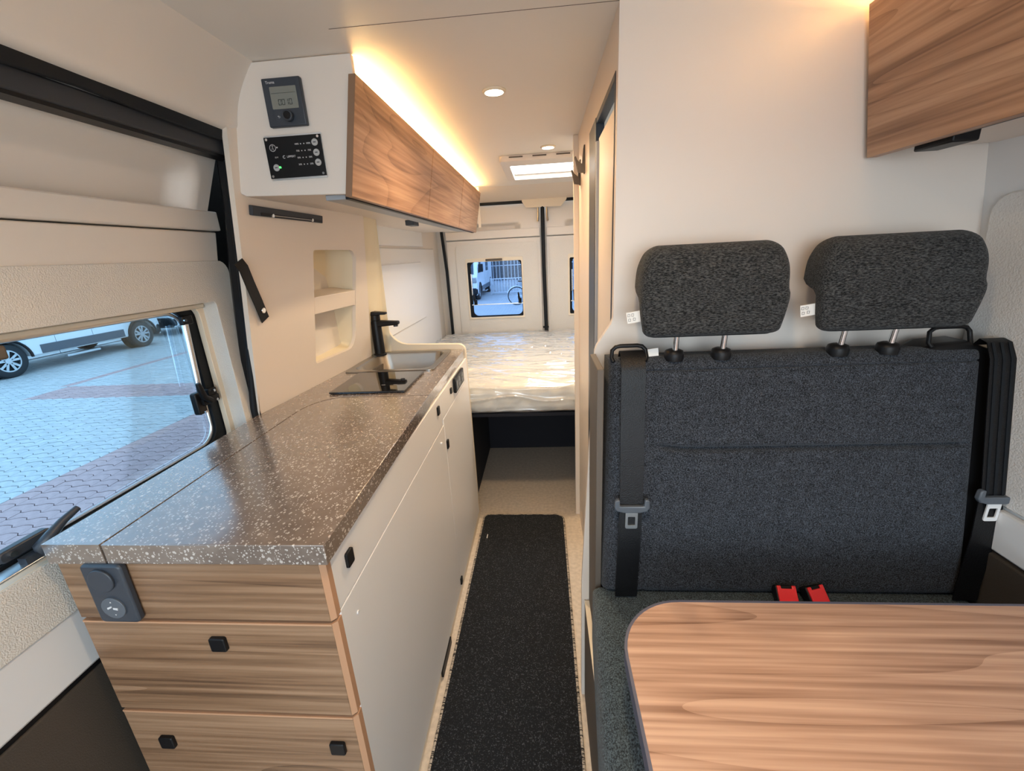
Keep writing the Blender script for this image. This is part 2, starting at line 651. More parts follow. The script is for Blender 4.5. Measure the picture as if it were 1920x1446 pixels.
b = MB()
zs = [0.0, 0.9, 1.2, 1.42, 1.62, 1.92]
b.grid(lambda u, v: (0.0, -1.6 + 2.66 * u, zs[min(5, int(v * 5 + 0.5))]), 4, 5)
wr = lean(b).build('wall_right', 'trim_white', recalc=False)
struct(wr, 'white side wall beside the bench')
pad = rrect(-0.6, 1.036, 0.840, 1.492, (0, 0, 0.05, 0), 8)
pad = [(y, z) for y, z in pad if z > 1.3] + [(-0.6, 1.2), (-0.6, 0.84), (1.036, 0.84), (1.036, 1.2)]
lean(MB().px(pad, -0.002, -0.010)).build('padded_panel', 'leather_r', wr, bev=0.005)
lean(MB().box(-0.018, -0.002, -0.6, 1.057, 0.738, 0.833)).build('white_trim_strip', 'trim_white', wr, bev=0.004)
lean(MB().box(-0.022, -0.002, -0.6, 1.057, 0.02, 0.732)).build('brown_lower_panel', 'brown', wr, bev=0.004)
wrb = MB().box(0.93, 0.96, 2.12, 3.9, 0.0, 1.92).build('wall_right_rear', 'shell')
struct(wrb, 'white side wall behind the washroom')

# bulkhead panel behind the bench (front wall of the washroom), flaring toward the aisle below
bk = [(0.170, 1.9), (0.170, 1.262), (0.165, 1.245), (0.132, 1.195), (0.126, 1.180), (0.114, 0.925),
      (0.092, 0.472), (0.090, 0.0), (1.03, 0.0), (1.03, 0.9), (1.0, 1.45), (0.97, 1.9)]
bk_o = MB().py(bk, 1.06, 1.078).build('wall_bulkhead', 'white')
struct(bk_o, 'white washroom wall behind the bench, edge flaring at the aisle')

# washroom wall along the aisle with its door opening
DY0, DY1, DZ = 1.090, 1.575, 1.785
bw = MB().px([(1.078, 0.0), (2.085, 0.0), (2.085, 1.9), (1.078, 1.9)], 0.17, 0.188,
             [[(DY0, 0.05), (DY1, 0.05), (DY1, DZ), (DY0, DZ)]])
bwo = struct(bw.build('wall_washroom', 'beige'), 'beige washroom wall along the aisle')
MB().box(0.148, 0.190, 2.085, 2.105, 0.0, 1.9).build('end_post', 'beige', bwo, bev=0.003)
MB().box(0.19, 0.95, 2.085, 2.105, 0.0, 1.9).build('rear_partition', 'beige', bwo)
dr = struct(thing('door_1', (0.17, DY0, 0.05), None, None), 'beige washroom door in a black frame')
fm = MB()
fm.box(0.168, 0.192, DY0 - 0.003, DY0 + 0.006, 0.05, DZ + 0.004)
fm.box(0.166, 0.192, DY1 - 0.150, DY1 + 0.022, 0.05, DZ + 0.004)
fm.box(0.168, 0.192, DY0 + 0.006, DY1 - 0.150, DZ - 0.012, DZ + 0.004)
fm.build('door_frame', 'slate', dr, bev=0.002)
MB().box(0.176, 0.190, DY0 + 0.007, DY1 - 0.151, 0.06, DZ - 0.05).build('door_leaf', 'beige', dr, bev=0.002)
MB().box(0.1675, 0.176, DY1 - 0.164, DY1 - 0.151, 0.06, DZ - 0.06).build('chrome_edge_strip', 'rail_alu', dr)

# kitchen partition in front of the van side, with two rounded niches
PA = Vector((-0.900, 1.195, 0.980))
PU = Vector((0.0846, 0.9964, 0.0)).normalized()
PV = Vector((0.175, -0.0149, 0.984))
PV = (PV - PU * PV.dot(PU)).normalized()
PN = PU.cross(PV).normalized()
if PN.x < 0:
    PN = -PN


def pw_(u, v, d=0.0):
    return PA + PU * u + PV * v + PN * d


nic = rrect(0.300, 0.598, 0.086, 0.498, (0.012, 0.055, 0.055, 0.012), 6)
kp = MB().prism([(0.0, -1.0), (0.80, -1.0), (0.80, -0.05), (0.756, 0.0), (0.654, 0.640), (0.60, 0.650), (-0.047, 0.80), (-0.024, 0.40), (-0.006, 0.0)],
                lambda a, b: pw_(a, b, 0.0), lambda a, b: pw_(a, b, -0.015), [nic])
kpo = struct(kp.build('wall_kitchen', 'beige'), 'beige kitchen splash wall with two rounded niches')


def niche(u, v):
    a = 0.296 + (0.602 - 0.296) * u
    c = 0.082 + (0.502 - 0.082) * v
    d = 0.100 * math.sin(min(1.0, u / 0.5) * PI / 2)
    if u > 0.86:
        q = (u - 0.86) / 0.14
        d *= math.sqrt(max(0.0, 1 - q * q))
    e = min(1.0, min(v, 1 - v) / 0.03)
    return pw_(a, c, -(0.0155 + d * e))


MB().grid(niche, 60, 60).build('niche_recess', 'warm_lit', kpo, recalc=False, smooth=50)
MB().prism([(0.301, 0.272), (0.597, 0.272), (0.597, 0.334), (0.301, 0.334)],
           lambda a, b: pw_(a, b, -0.001), lambda a, b: pw_(a, b, -0.10)).build('niche_shelf', 'beige', kpo, bev=0.002)

# recessed return between the splash wall and the end column
e0, e1 = pw_(0.762, -0.06, -0.016), pw_(0.650, 0.655, -0.016)
vs, fs = [], []
for i in range(9):
    a = i / 8 * PI / 2
    for e in (e0, e1):
        tx, ty = -0.775 + (e.x - e0.x) * 0.1, 2.0545
        vs.append((e.x + (tx - e.x) * (1 - math.cos(a)), e.y + (ty - e.y) * math.sin(a), e.z))
for i in range(8):
    fs.append((2 * i, 2 * i + 2, 2 * i + 3, 2 * i + 1))
MB().add(vs, fs).build('curved_return', 'warm_lit', kpo, recalc=False, smooth=60)

# end panel between kitchen and bed: a column that sweeps down into a low upstand
ep = [(-0.885, 0.0), (-0.885, 1.615), (-0.795, 1.615), (-0.780, 1.608), (-0.770, 1.590)]
ep += [(-0.770 - 0.010 * i / 5, 1.56 - i * 0.09) for i in range(6)]
ep += [(-0.780 + 0.10 * (1 - math.cos(a)), 1.115 - 0.10 * math.sin(a)) for a in [i * PI / 16 for i in range(1, 9)]]
ep += [(-0.43, 1.008)] + [(-0.43 + 0.035 * math.sin(a), 0.973 + 0.035 * math.cos(a)) for a in [i * PI / 12 for i in range(1, 7)]]
ep += [(-0.395, 0.0)]
epo = MB().py(ep, 2.055, 2.075).build('wall_kitchen_end', 'cream', bev=0.003)
struct(epo, 'cream end panel sweeping down between kitchen and bed')

# ------------------------------------------------------------------ sliding door on the left, with its window
sd = struct(thing('door_2', (-0.93, 0.5, 0.06), None, None), 'cream sliding side door with a large window')
DYa, DYb = -0.9, 1.245
WY0, WY1, WZ0, WZ1 = -0.35, 1.150, 0.925, 1.338
# recessed upper field with its rounded end
up = MB()
rows = []
for i in range(9):
    t = i / 8
    rows.append((-0.835 - 0.035 * math.sin(t * PI / 2) - 0.075 * t, 1.715 - 0.137 * t, 0.0))
ny = 40


def upper(u, v):
    y = DYa + (DYb - DYa) * u
    z = 1.725 - 0.150 * v
    y = DYa + (1.196 - DYa) * u
    # pocket depth: flat rim, then a soft step into the pocket
    ry, rz = min(1.0, max(0, (1.150 - y) / 0.055)), min(1.0, max(0, (1.697 - z) / 0.05))
    d = min(ry, rz)
    if y > 1.090 and z > 1.645:
        rr = math.hypot((y - 1.090) / 0.06, (z - 1.645) / 0.05)
        d = max(0.0, min(1.0, 1.0 - rr + 0.0))
    d = d * d * (3 - 2 * d)
    x = -0.845 - (1.725 - z) * 0.46
    return (x - 0.045 * d, y, z)


up.grid(upper, 170, 40).build('upper_panel', 'shell', sd, recalc=False, smooth=80)
MB().px(rrect(DYa, DYb - 0.015, 1.527, 1.578, 0.004), -0.955, -0.912).build('ledge_strip', 'shell', sd, bev=0.004)
MB().px([(DYa, 1.44), (DYb - 0.04, 1.44), (DYb - 0.02, 1.524), (DYa, 1.524)], -0.96, -0.925).build('middle_panel', 'shell', sd, bev=0.003)
hole = rrect(WY0, WY1, WZ0, WZ1, (0.01, 0.01, 0.012, 0.01))
MB().px([(y - max(0, y - 1.16) * min(0.35, 1.447 - z) * 1.1, z) for y, z in rrect(DYa, DYb - 0.010, 0.806, 1.447, (0, 0, 0.04, 0))], -0.975, -0.919, [hole]).build('padded_panel', 'leather', sd, bev=0.005)
MB().px([(DYa, 0.675), (DYb, 0.675), (DYb, 0.803), (DYa, 0.803)], -0.975, -0.925).build('white_trim_strip', 'trim_white', sd, bev=0.006)
MB().px([(DYa, 0.660), (DYb, 0.660), (DYb, 0.674), (DYa, 0.674)], -0.97, -0.935).build('trim_gap', 'black', sd)
MB().px([(DYa, 0.06), (DYb, 0.06), (DYb, 0.660), (DYa, 0.660)], -0.975, -0.930).build('brown_lower_panel', 'brown', sd, bev=0.004)
# rail and seals above the door
MB().hexa([(-0.845, -1.2, 1.700), (-0.800, -1.2, 1.700), (-0.800, 1.205, 1.700), (-0.845, 1.205, 1.700),
           (-0.845, -1.2, 1.738), (-0.800, -1.2, 1.738), (-0.800, 1.205, 1.738), (-0.845, 1.205, 1.738)]
          ).build('door_rail', 'grey_rail', sd, bev=0.004)
MB().box(-0.835, -0.803, -1.2, 1.205, 1.6935, 1.700).build('rail_gap', 'black', sd)
sp = [(-0.788, -1.2, 1.748), (-0.788, 0.2, 1.748), (-0.788, 0.68, 1.745), (-0.787, 0.80, 1.750), (-0.788, 0.95, 1.745), (-0.790, 1.195, 1.743)]
MB().ribbon(sp, (0.35, 0, 1), 0.030, (1, 0, -0.35), 0.014).build('rubber_seal', 'rubber', sd, bev=0.004)
gl = [(1.745, -0.842, -0.795), (1.66, -0.850, -0.803), (1.568, -0.858, -0.816), (1.427, -0.883, -0.832), (1.198, -0.914, -0.864), (0.993, -0.938, -0.897), (0.5, -0.95, -0.90), (0.06, -0.95, -0.90)]
gm = MB()
for z, xa, xb in gl:
    gm.v += [Vector((xa, 1.190, z)), Vector((xb, 1.190, z)), Vector((xb - 0.012, 1.212, z)), Vector((xa - 0.02, 1.212, z))]
for i in range(len(gl) - 1):
    for j in range(4):
        gm.f.append((4 * i + j, 4 * i + (j + 1) % 4, 4 * i + 4 + (j + 1) % 4, 4 * i + 4 + j))
gm.build('upright_gap', 'black', sd)
MB().tube([(xb - 0.017, 1.187, z) for z, xa, xb in gl], 0.0105, 10).build('upright_seal', 'rubber', sd, smooth=70)

# window in the sliding door
wn = struct(thing('window_1', (-0.97, 0.4, WZ0), None, None), 'wide side window with tinted pane in the sliding door')
GY0, GY1, GZ0, GZ1 = WY0 + 0.03, 1.118, 0.918, 1.330
GX = -0.995
fr_o = rrect(WY0 - 0.02, 1.158, GZ0 - 0.03, GZ1 + 0.022, 0.03)
fr_i = rrect(GY0, 1.128, GZ0 + 0.004, GZ1 - 0.002, 0.05)
MB().px(fr_o, -0.978, -0.962, [rrect(WY0, 1.133, GZ0, GZ1 + 0.002, 0.035)]).build('blind_frame', 'cream', wn, bev=0.002)
MB().px(rrect(WY0 - 0.02, 1.165, GZ0 - 0.03, GZ1 + 0.03, 0.03), -0.992, -0.980, [rrect(GY0, 1.105, GZ0 + 0.018, GZ1 - 0.006, 0.055)]).build('rubber_frame', 'rubber', wn, bev=0.004)
MB().px(rrect(GY0 - 0.01, 1.150, GZ0 - 0.02, GZ1 + 0.02, 0.05), -1.000, -0.9935).build('pane', 'glass', wn)
pp = rrect(GY0, 1.098, GZ0 + 0.022, GZ1 - 0.012, 0.05, 8)
MB().tube([(-0.990, a, b) for a, b in pp], 0.0045, 8, closed=True).build('pane_edge', 'alu', wn)
MB().box(-0.965, -0.952, WY0, 1.145, WZ1 - 0.016, WZ1 - 0.003).build('blind_rail', 'cream', wn, bev=0.003)
MB().box(-0.955, -0.930, -0.30, 0.660, WZ1 - 0.045, WZ1 - 0.020).build('blind_pull', 'taupe', wn, bev=0.004)
# lower aluminium channel
MB().box(-0.978, -0.944, WY0, 1.14, 0.905, 0.929).build('sill_channel', 'alu', wn, bev=0.002)
MB().box(-0.943, -0.921, WY0, 1.14, 0.905, 0.926).build('sill_lip', 'cream', wn, bev=0.002)
# telescopic stay
stay = MB().cyl((-0.975, 1.076, 1.115), (-0.975, 1.088, 1.285), 0.0085, 14).build('window_stay', 'chrome', wn, smooth=50)
MB().cyl((-0.975, 1.073, 1.085), (-0.975, 1.076, 1.118), 0.006, 10).build('stay_rod', 'black', stay)
MB().box(-0.982, -0.968, 1.078, 1.112, 1.283, 1.308).build('stay_bracket', 'black', stay, bev=0.003)
MB().cyl((-0.967, 1.083, 1.296), (-0.963, 1.083, 1.296), 0.005, 10).build('screw', 'chrome', stay)


def latch(y, z, rz, ln, parent):
    """plate, lever arm and screws of a window latch, seen from inside"""
    b = MB()
    x = -0.972

    def P(a, c, d):                      # a along the lever frame, c across, d toward the room
        ca, sa = math.cos(rz), math.sin(rz)
        return (x + d, y + a * ca - c * sa, z + a * sa + c * ca)
    pl = rrect(-0.045, 0.03, -0.014, 0.014, 0.012, 5)
    b.prism(pl, lambda p, q: P(p, q, 0.0), lambda p, q: P(p, q, 0.010))
    o = b.build('latch', 'black', parent, bev=0.002)
    hub = MB().prism(circ(0.005, 0.0, 0.014, 16), lambda p, q: P(p, q, 0.008), lambda p, q: P(p, q, 0.028))
    path = [P(0.0, 0.0, 0.020), P(0.012, 0.010, 0.026), P(0.030, 0.024, 0.030), P(0.030 + ln * 0.4, 0.030, 0.032), P(0.03 + ln, 0.030, 0.030)]
    hub.tube(path, [0.010, 0.0105, 0.0085, 0.0068, 0.0055], 10)
    hub.build('lever', 'black', o, smooth=60)
    MB().prism(circ(-0.030, 0.0, 0.005, 12), lambda p, q: P(p, q, 0.010), lambda p, q: P(p, q, 0.0125)).build('screw', 'chrome', o)
    return o


# latch at the right edge of the pane
LX = -0.965
b = MB().px(rrect(1.045, 1.075, 1.035, 1.098, 0.006), LX - 0.018, LX).build('latch', 'black', wn, bev=0.003)
lv = MB().px(rrect(1.060, 1.118, 1.058, 1.078, 0.004), LX - 0.004, LX + 0.008)
lv.tube([(LX + 0.012, 1.080, 1.068), (LX + 0.014, 1.058, 1.085), (LX + 0.016, 1.050, 1.112), (LX + 0.016, 1.047, 1.128)], [0.009, 0.009, 0.008, 0.006], 10)
lv.px(rrect(1.088, 1.118, 1.070, 1.098, 0.004), LX - 0.01, LX + 0.004)
lv.build('lever', 'black', b, smooth=40)
for (yy, zz) in ((1.058, 1.042), (1.108, 1.062), (1.106, 1.090)):
    MB().cyl((LX + 0.006, yy, zz), (LX + 0.0095, yy, zz), 0.0038, 10).build('screw', 'chrome', b)
# long lever at the near lower corner
b2 = MB().prism(rrect(0.553, 0.640, 0.944, 0.966, 0.010, 5), lambda p, q: (-0.980, p, q), lambda p, q: (-0.962, p, q)).build('latch', 'slate', wn, bev=0.003)
lv = MB().tube([(-0.955, 0.610, 0.930), (-0.945, 0.603, 0.948), (-0.938, 0.618, 0.962), (-0.934, 0.640, 0.977), (-0.930, 0.668, 0.988)],
               [0.012, 0.0125, 0.010, 0.0075, 0.006], 10)
lv.box(-0.962, -0.945, 0.575, 0.622, 0.922, 0.942)
lv.build('lever', 'slate', b2, smooth=60)
MB().cyl((-0.962, 0.572, 0.955), (-0.958, 0.572, 0.955), 0.0055, 12).build('screw', 'chrome', b2)

# ------------------------------------------------------------------ rear doors
RY = 3.75
fr = MB()
fr.py([(-0.90, 0.0), (0.93, 0.0), (0.93, 1.9), (-0.90, 1.9)], RY + 0.05, RY + 0.07,
      [[(-0.66, 0.895), (-0.165, 0.895), (-0.165, 1.385), (-0.66, 1.385)], [(0.215, 0.895), (0.70, 0.895), (0.70, 1.385), (0.215, 1.385)]])
fro = struct(fr.build('wall_rear', 'shell'), 'cream rear end of the van')
# black seals around the doors
MB().ribbon([(-0.885, RY - 0.012, 1.80), (-0.84, RY - 0.012, 1.63), (-0.823, RY - 0.012, 1.3), (-0.818, RY - 0.012, 0.6)], (1, 0, 0), 0.022, (0, 1, 0), 0.02).build('side_seal', 'rubber', fro)
MB().box(-0.86, 0.90, RY - 0.03, RY + 0.0, 1.808, 1.832).build('top_seal', 'rubber', fro, bev=0.004)
MB().py([(-0.155, 1.845), (0.215, 1.845), (0.205, 1.815), (0.160, 1.768), (-0.120, 1.772), (-0.150, 1.815)], RY - 0.045, RY - 0.028).build('latch_cover', 'cream', fro, bev=0.004)
MB().tube([(0.012, RY - 0.03, 1.775), (0.012, RY - 0.03, 1.3), (0.016, RY - 0.03, 1.0), (0.020, RY - 0.03, 0.70)], 0.016, 10).build('centre_seal', 'rubber', fro, smooth=60)
MB().box(-0.010, 0.040, RY - 0.036, RY - 0.012, 0.785, 0.800).build('seal_foot', 'rubber', fro, bev=0.004)
for sx in (-1, 1):
    MB().tube([(0.012 + sx * 0.034, RY - 0.025, 1.775), (0.012 + sx * 0.036, RY - 0.03, 1.70), (0.012 + sx * 0.040, RY - 0.03, 1.665)], [0.007, 0.007, 0.009], 8).build('bolt_rod', 'steel', fro)


def rear_door(name, x0, x1, wx0, wx1, mirror, lab):
    d = struct(thing(name, ((x0 + x1) / 2, RY, 0.6), None, None), lab)
    hole = [(wx0, 0.888), (wx1, 0.888), (wx1, 1.392), (wx0, 1.392)]
    MB().py([(x0, 0.6), (x1, 0.6), (x1, 1.545), (x0, 1.545)], RY + 0.004, RY + 0.03,
            [rrect(wx0 - 0.0, wx1, 0.888, 1.392, 0.01)]).build('door_skin', 'shell', d, bev=0.003)
    MB().py(rrect(x0 + 0.075 if mirror < 0 else x0 + 0.02, x1 - 0.02 if mirror < 0 else x1 - 0.075, 0.62, 1.512, (0.01, 0.01, 0.045, 0.045)),
            RY - 0.006, RY + 0.004, [rrect(wx0, wx1, 0.888, 1.392, 0.01)]).build('padded_panel', 'leather', d, bev=0.004)
    MB().py([(x0, 1.552), (x1, 1.552), (x1, 1.618), (x0, 1.618)], RY - 0.006, RY + 0.03).build('ledge_strip', 'shell', d, bev=0.005)
    # upper field with a long grip pocket
    px0, px1 = (x0 + 0.06, x1 - 0.19) if mirror < 0 else (x0 + 0.19, x1 - 0.06)

    def fld(u, v):
        x = x0 + (x1 - x0) * u
        z = 1.61 + 0.22 * v
        a = min(1, max(0, (x - px0 + 0.04) / 0.05)) * min(1, max(0, (px1 + 0.03 - x) / 0.05))
        c = min(1, max(0, (1.672 - z) / 0.022))
        k_ = a * c
        return (x, RY + 0.012 * v + 0.045 * k_, z)
    MB().grid(fld, 70, 36).build('upper_panel', 'shell', d, recalc=False, smooth=60)
    return d


rear_door('door_3', -0.812, -0.012, -0.652, -0.170, -1, 'cream left rear door with padded panel and small window')
rear_door('door_4', 0.040, 0.840, 0.220, 0.700, 1, 'cream right rear door, mostly hidden by the washroom post')


def rear_window(name, wx0, wx1, lab):
    wobj = struct(thing(name, ((wx0 + wx1) / 2, RY + 0.03, 0.888), None, None), lab)
    MB().py(rrect(wx0 - 0.006, wx1 + 0.006, 0.882, 1.398, 0.012), RY - 0.012, RY - 0.004,
            [rrect(wx0 + 0.008, wx1 - 0.008, 0.898, 1.368, 0.012)]).build('blind_frame', 'cream', wobj, bev=0.002)
    MB().py(rrect(wx0 - 0.004, wx1 + 0.004, 0.884, 1.396, 0.02), RY + 0.032, RY + 0.050,
            [rrect(wx0 + 0.030, wx1 - 0.014, 0.905, 1.368, 0.045)]).build('rubber_frame', 'rubber', wobj, bev=0.003)
    MB().py(rrect(wx0 + 0.02, wx1 - 0.008, 0.895, 1.375, 0.04), RY + 0.055, RY + 0.060).build('pane', 'glass_r', wobj)
    MB().box(wx0 + 0.17, wx1 - 0.17, RY - 0.02, RY - 0.006, 1.372, 1.390).build('blind_pull', 'taupe', wobj, bev=0.003)
    MB().box(wx0 + 0.02, wx1 - 0.01, RY + 0.030, RY + 0.040, 1.000, 1.008).build('blind_rod', 'alu', wobj)
    for xx in (wx0 + 0.055, wx1 - 0.035):
        l = MB().box(xx - 0.014, xx + 0.014, RY + 0.012, RY + 0.034, 1.005, 1.05).build('latch', 'black', wobj, bev=0.003)
        MB().tube([(xx, RY + 0.012, 1.02), (xx - 0.006, RY + 0.006, 1.05), (xx - 0.012, RY + 0.006, 1.10)], [0.011, 0.010, 0.006], 8).build('lever', 'black', l, smooth=60)
    MB().cyl((wx0 + 0.030, RY + 0.03, 1.09), (wx0 + 0.030, RY + 0.03, 1.27), 0.007, 10).build('window_stay', 'chrome', wobj, smooth=50)
    return wobj


rear_window('window_2', -0.652, -0.170, 'small left rear window above the bed')
rear_window('window_3', 0.220, 0.700, 'right rear window, only a sliver showing beside the post')

# ================================================================== THE KITCHEN
YF = 0.592
kc = thing('kitchen_cabinet', (-0.64, 1.3, 0.0), 'long white kitchen base cabinet with walnut drawer end', 'cabinet')
# carcass: narrows slightly toward the back
kb = MB()
kb.pz([(-0.862, YF + 0.002), (-0.408, YF + 0.002), (-0.418, 2.052), (-0.80, 2.052), (-0.862, 1.25)], 0.004, 0.02)
kb.box(-0.862, -0.408, YF + 0.002, YF + 0.016, 0.021, 0.938)
kb.pz([(-0.862, YF + 0.017), (-0.848, YF + 0.017), (-0.848, 1.25), (-0.862, 1.25)], 0.021, 0.938)
kb.pz([(-0.862, 1.251), (-0.848, 1.251), (-0.79, 2.052), (-0.804, 2.052)], 0.021, 0.938)
kb.box(-0.785, -0.42, 2.038, 2.052, 0.021, 0.938)
kb.build('carcass', 'taupe', kc)


def front(y0, y1, z0, z1, name='side_front', mat='front_white'):
    xa = -0.388 - (y0 - 0.59) * 0.0045
    xb = -0.388 - (y1 - 0.59) * 0.0045
    return MB().hexa([(xa - 0.017, y0, z0), (xa, y0, z0), (xb, y1, z0), (xb - 0.017, y1, z0),
                      (xa - 0.017, y0, z1), (xa, y0, z1), (xb, y1, z1), (xb - 0.017, y1, z1)]).build(name, mat, kc, bev=0.0015)


def side_knob(y, z, par, sy=0.013, sz=0.016):
    x = -0.388 - (y - 0.59) * 0.0045
    return MB().px(rrect(y - sy, y + sy, z - sz, z + sz, 0.004, 4), x - 0.001, x + 0.006).build('push_knob', 'black', par, bev=0.0015)


f1 = front(0.596, 1.4585, 0.8155, 0.936, 'upper_drawer')
f2 = front(0.596, 1.4765, 0.045, 0.8125, 'tall_door')
f3 = front(1.4605, 2.050, 0.8365, 0.936, 'socket_flap')
f4 = front(1.4785, 2.050, 0.045, 0.8345, 'narrow_door')
MB().box(-0.412, -0.396, 0.60, 2.05, 0.004, 0.043).build('plinth', 'cream', kc)
side_knob(0.656, 0.882, f1)
side_knob(1.411, 0.896, f1)
side_knob(1.497, 0.724, f4, 0.012, 0.018)
side_knob(1.640, 0.897, f3, 0.011, 0.012)
side_knob(1.488, 0.078, f4, 0.012, 0.016)
for (yy, zz, pr) in ((0.652, 0.754, f2), (1.406, 0.770, f2)):
    MB().cyl((-0.392, yy, zz), (-0.386, yy, zz), 0.0042, 10).build('screw_cap', 'trim_white', pr)
MB().box(-0.399, -0.388, 1.10, 1.24, 0.008, 0.038).build('vent_slot', 'black', kc)

# walnut drawer fronts on the end facing the photographer


def drawer(z0, z1, knobs, name='drawer'):
    d = MB().box(-0.884, -0.396, YF - 0.018, YF, z0, z1).build(name, 'wood_x', kc, bev=0.001)
    MB().box(-0.884, -0.396, YF - 0.0185, YF, z1 - 0.003, z1 + 0.0008).build('edge_band', 'edge_wood', d)
    MB().hexa([(-0.3955, YF - 0.0178, z0), (-0.3875, YF - 0.010, z0), (-0.3875, YF + 0.004, z0), (-0.3955, YF + 0.004, z0),
               (-0.3955, YF - 0.0178, z1 + 0.001), (-0.3875, YF - 0.010, z1 + 0.001), (-0.3875, YF + 0.004, z1 + 0.001), (-0.3955, YF + 0.004, z1 + 0.001)]
              ).build('side_edge_band', 'edge_wood', d)
    for (x, z) in knobs:
        MB().py(rrect(x - 0.0155, x + 0.0155, z - 0.0155, z + 0.0155, 0.004, 4), YF - 0.026, YF - 0.017).build('push_knob', 'black', d, bev=0.002)
    return d


drawer(0.8115, 0.9385, [], 'fixed_front')
drawer(0.578, 0.8035, [(-0.621, 0.757)])
drawer(0.300, 0.570, [(-0.807, 0.488), (-0.438, 0.490)])
drawer(0.020, 0.292, [(-0.640, 0.235)])

# worktop with a lift-out section
wt = thing('worktop', (-0.64, 1.3, 0.94), 'taupe flecked laminate worktop on the kitchen cabinet', 'worktop')
ang = [i * PI / 16 for i in range(9)]
seam = [(-0.778, 0.566)] + [(-0.790 + 0.09 * (1 - math.cos(a)) - 0.0, 1.205 + 0.135 * math.sin(a)) for a in ang]
rear = [(-0.888, 0.566)] + seam + [(-0.3975, 1.340), (-0.402, 2.053), (-0.80, 2.053), (-0.852, 1.76), (-0.888, 1.30), (-0.905, 1.20), (-0.900, 1.10)]
sink_hole = rrect(-0.822, -0.478, 1.675, 2.015, 0.04)
MB().pz(rear, 0.940, 0.980, [sink_hole]).build('rear_section', 'stone', wt)
lid = [(-0.3735, 0.566), (-0.3955, 1.3378)] + [(x + 0.003, y - 0.003) for (x, y) in reversed(seam[1:])] + [(-0.7746, 0.566)]
MB().pz(lid, 0.940, 0.980).build('lift_out_lid', 'stone', wt, bev=0.0015)

# sink
sk = thing('kitchen_sink', (-0.65, 1.85, 0.98), 'square stainless steel sink set into the worktop by the tap', 'sink')
b = MB()
rimo = rrect(-0.842, -0.460, 1.657, 2.034, 0.022)
rimi = rrect(-0.815, -0.484, 1.682, 2.008, 0.05)
b.pz(rimo, 0.9805, 0.9855, [rimi])
b.build('rim', 'steel', sk, bev=0.0015)
b = MB()
lv_ = []
for (ins, z, r) in ((0.0, 0.985, 0.05), (0.004, 0.975, 0.05), (0.012, 0.885, 0.06), (0.02, 0.862, 0.06), (0.045, 0.848, 0.06), (0.16, 0.842, 0.005)):
    lv_.append([(x, y, z) for x, y in rrect(-0.815 + ins, -0.484 - ins, 1.682 + ins, 2.008 - ins, r)])
k = len(lv_[0])
vs = [p for l in lv_ for p in l]
fs = [(i * k + j, i * k + (j + 1) % k, (i + 1) * k + (j + 1) % k, (i + 1) * k + j) for i in range(len(lv_) - 1) for j in range(k)]
fs.append(tuple((len(lv_) - 1) * k + j for j in range(k)))
b.add(vs, fs).build('basin', 'steel', sk, recalc=False, smooth=60)
MB().cyl((-0.65, 1.845, 0.8425), (-0.65, 1.845, 0.846), 0.035, 24).build('drain', 'chrome', sk)

# hob
hb = thing('induction_hob', (-0.63, 1.5, 0.98), 'black glass hob plate in front of the steel sink', 'hob')
MB().pz(rrect(-0.765, -0.490, 1.372, 1.630, 0.004), 0.9815, 0.9885).build('glass_plate', 'hob', hb, bev=0.0015)
MB().box(-0.758, -0.497, 1.379, 1.623, 0.9802, 0.9814).build('seal', 'black', hb)
z = 0.9887
MB().box(-0.600, -0.585, 1.445, 1.4465, z, z + 0.0002).build('touch_mark', 'print', hb)
MB().box(-0.555, -0.540, 1.445, 1.4465, z, z + 0.0002).build('touch_mark', 'print', hb)

# tap
tp = thing('kitchen_tap', (-0.800, 1.99, 0.98), 'matt black kitchen tap behind the steel sink', 'tap')
TX, TY = -0.806, 1.985
b = MB()
b.tube([(TX, TY, 0.981), (TX, TY, 0.986), (TX, TY, 0.990), (TX, TY, 1.15)], [0.031, 0.031, 0.0255, 0.0235], 24)
b.build('body', 'black', tp, smooth=40)
b = MB().hexa([(TX - 0.018, TY - 0.020, 1.118), (TX + 0.115, TY - 0.024, 1.128), (TX + 0.115, TY + 0.012, 1.128), (TX - 0.018, TY + 0.020, 1.118),
               (TX - 0.018, TY - 0.020, 1.152), (TX + 0.115, TY - 0.024, 1.145), (TX + 0.115, TY + 0.012, 1.145), (TX - 0.018, TY + 0.020, 1.152)])
sp_ = b.build('spout', 'black', tp, bev=0.006, seg=3)
MB().cyl((TX + 0.098, TY - 0.006, 1.130), (TX + 0.098, TY - 0.006, 1.119), 0.011, 14).build('aerator', 'slate', sp_)
b = MB().tube([(TX, TY, 1.150), (TX, TY, 1.178)], 0.0235, 24)
b.hexa([(TX - 0.028, TY - 0.026, 1.176), (TX + 0.058, TY - 0.018, 1.178), (TX + 0.058, TY + 0.012, 1.178), (TX - 0.028, TY + 0.024, 1.176),
        (TX - 0.028, TY - 0.026, 1.196), (TX + 0.058, TY - 0.018, 1.188), (TX + 0.058, TY + 0.012, 1.188), (TX - 0.028, TY + 0.024, 1.196)])
b.build('mixer_lever', 'black', tp, bev=0.003)

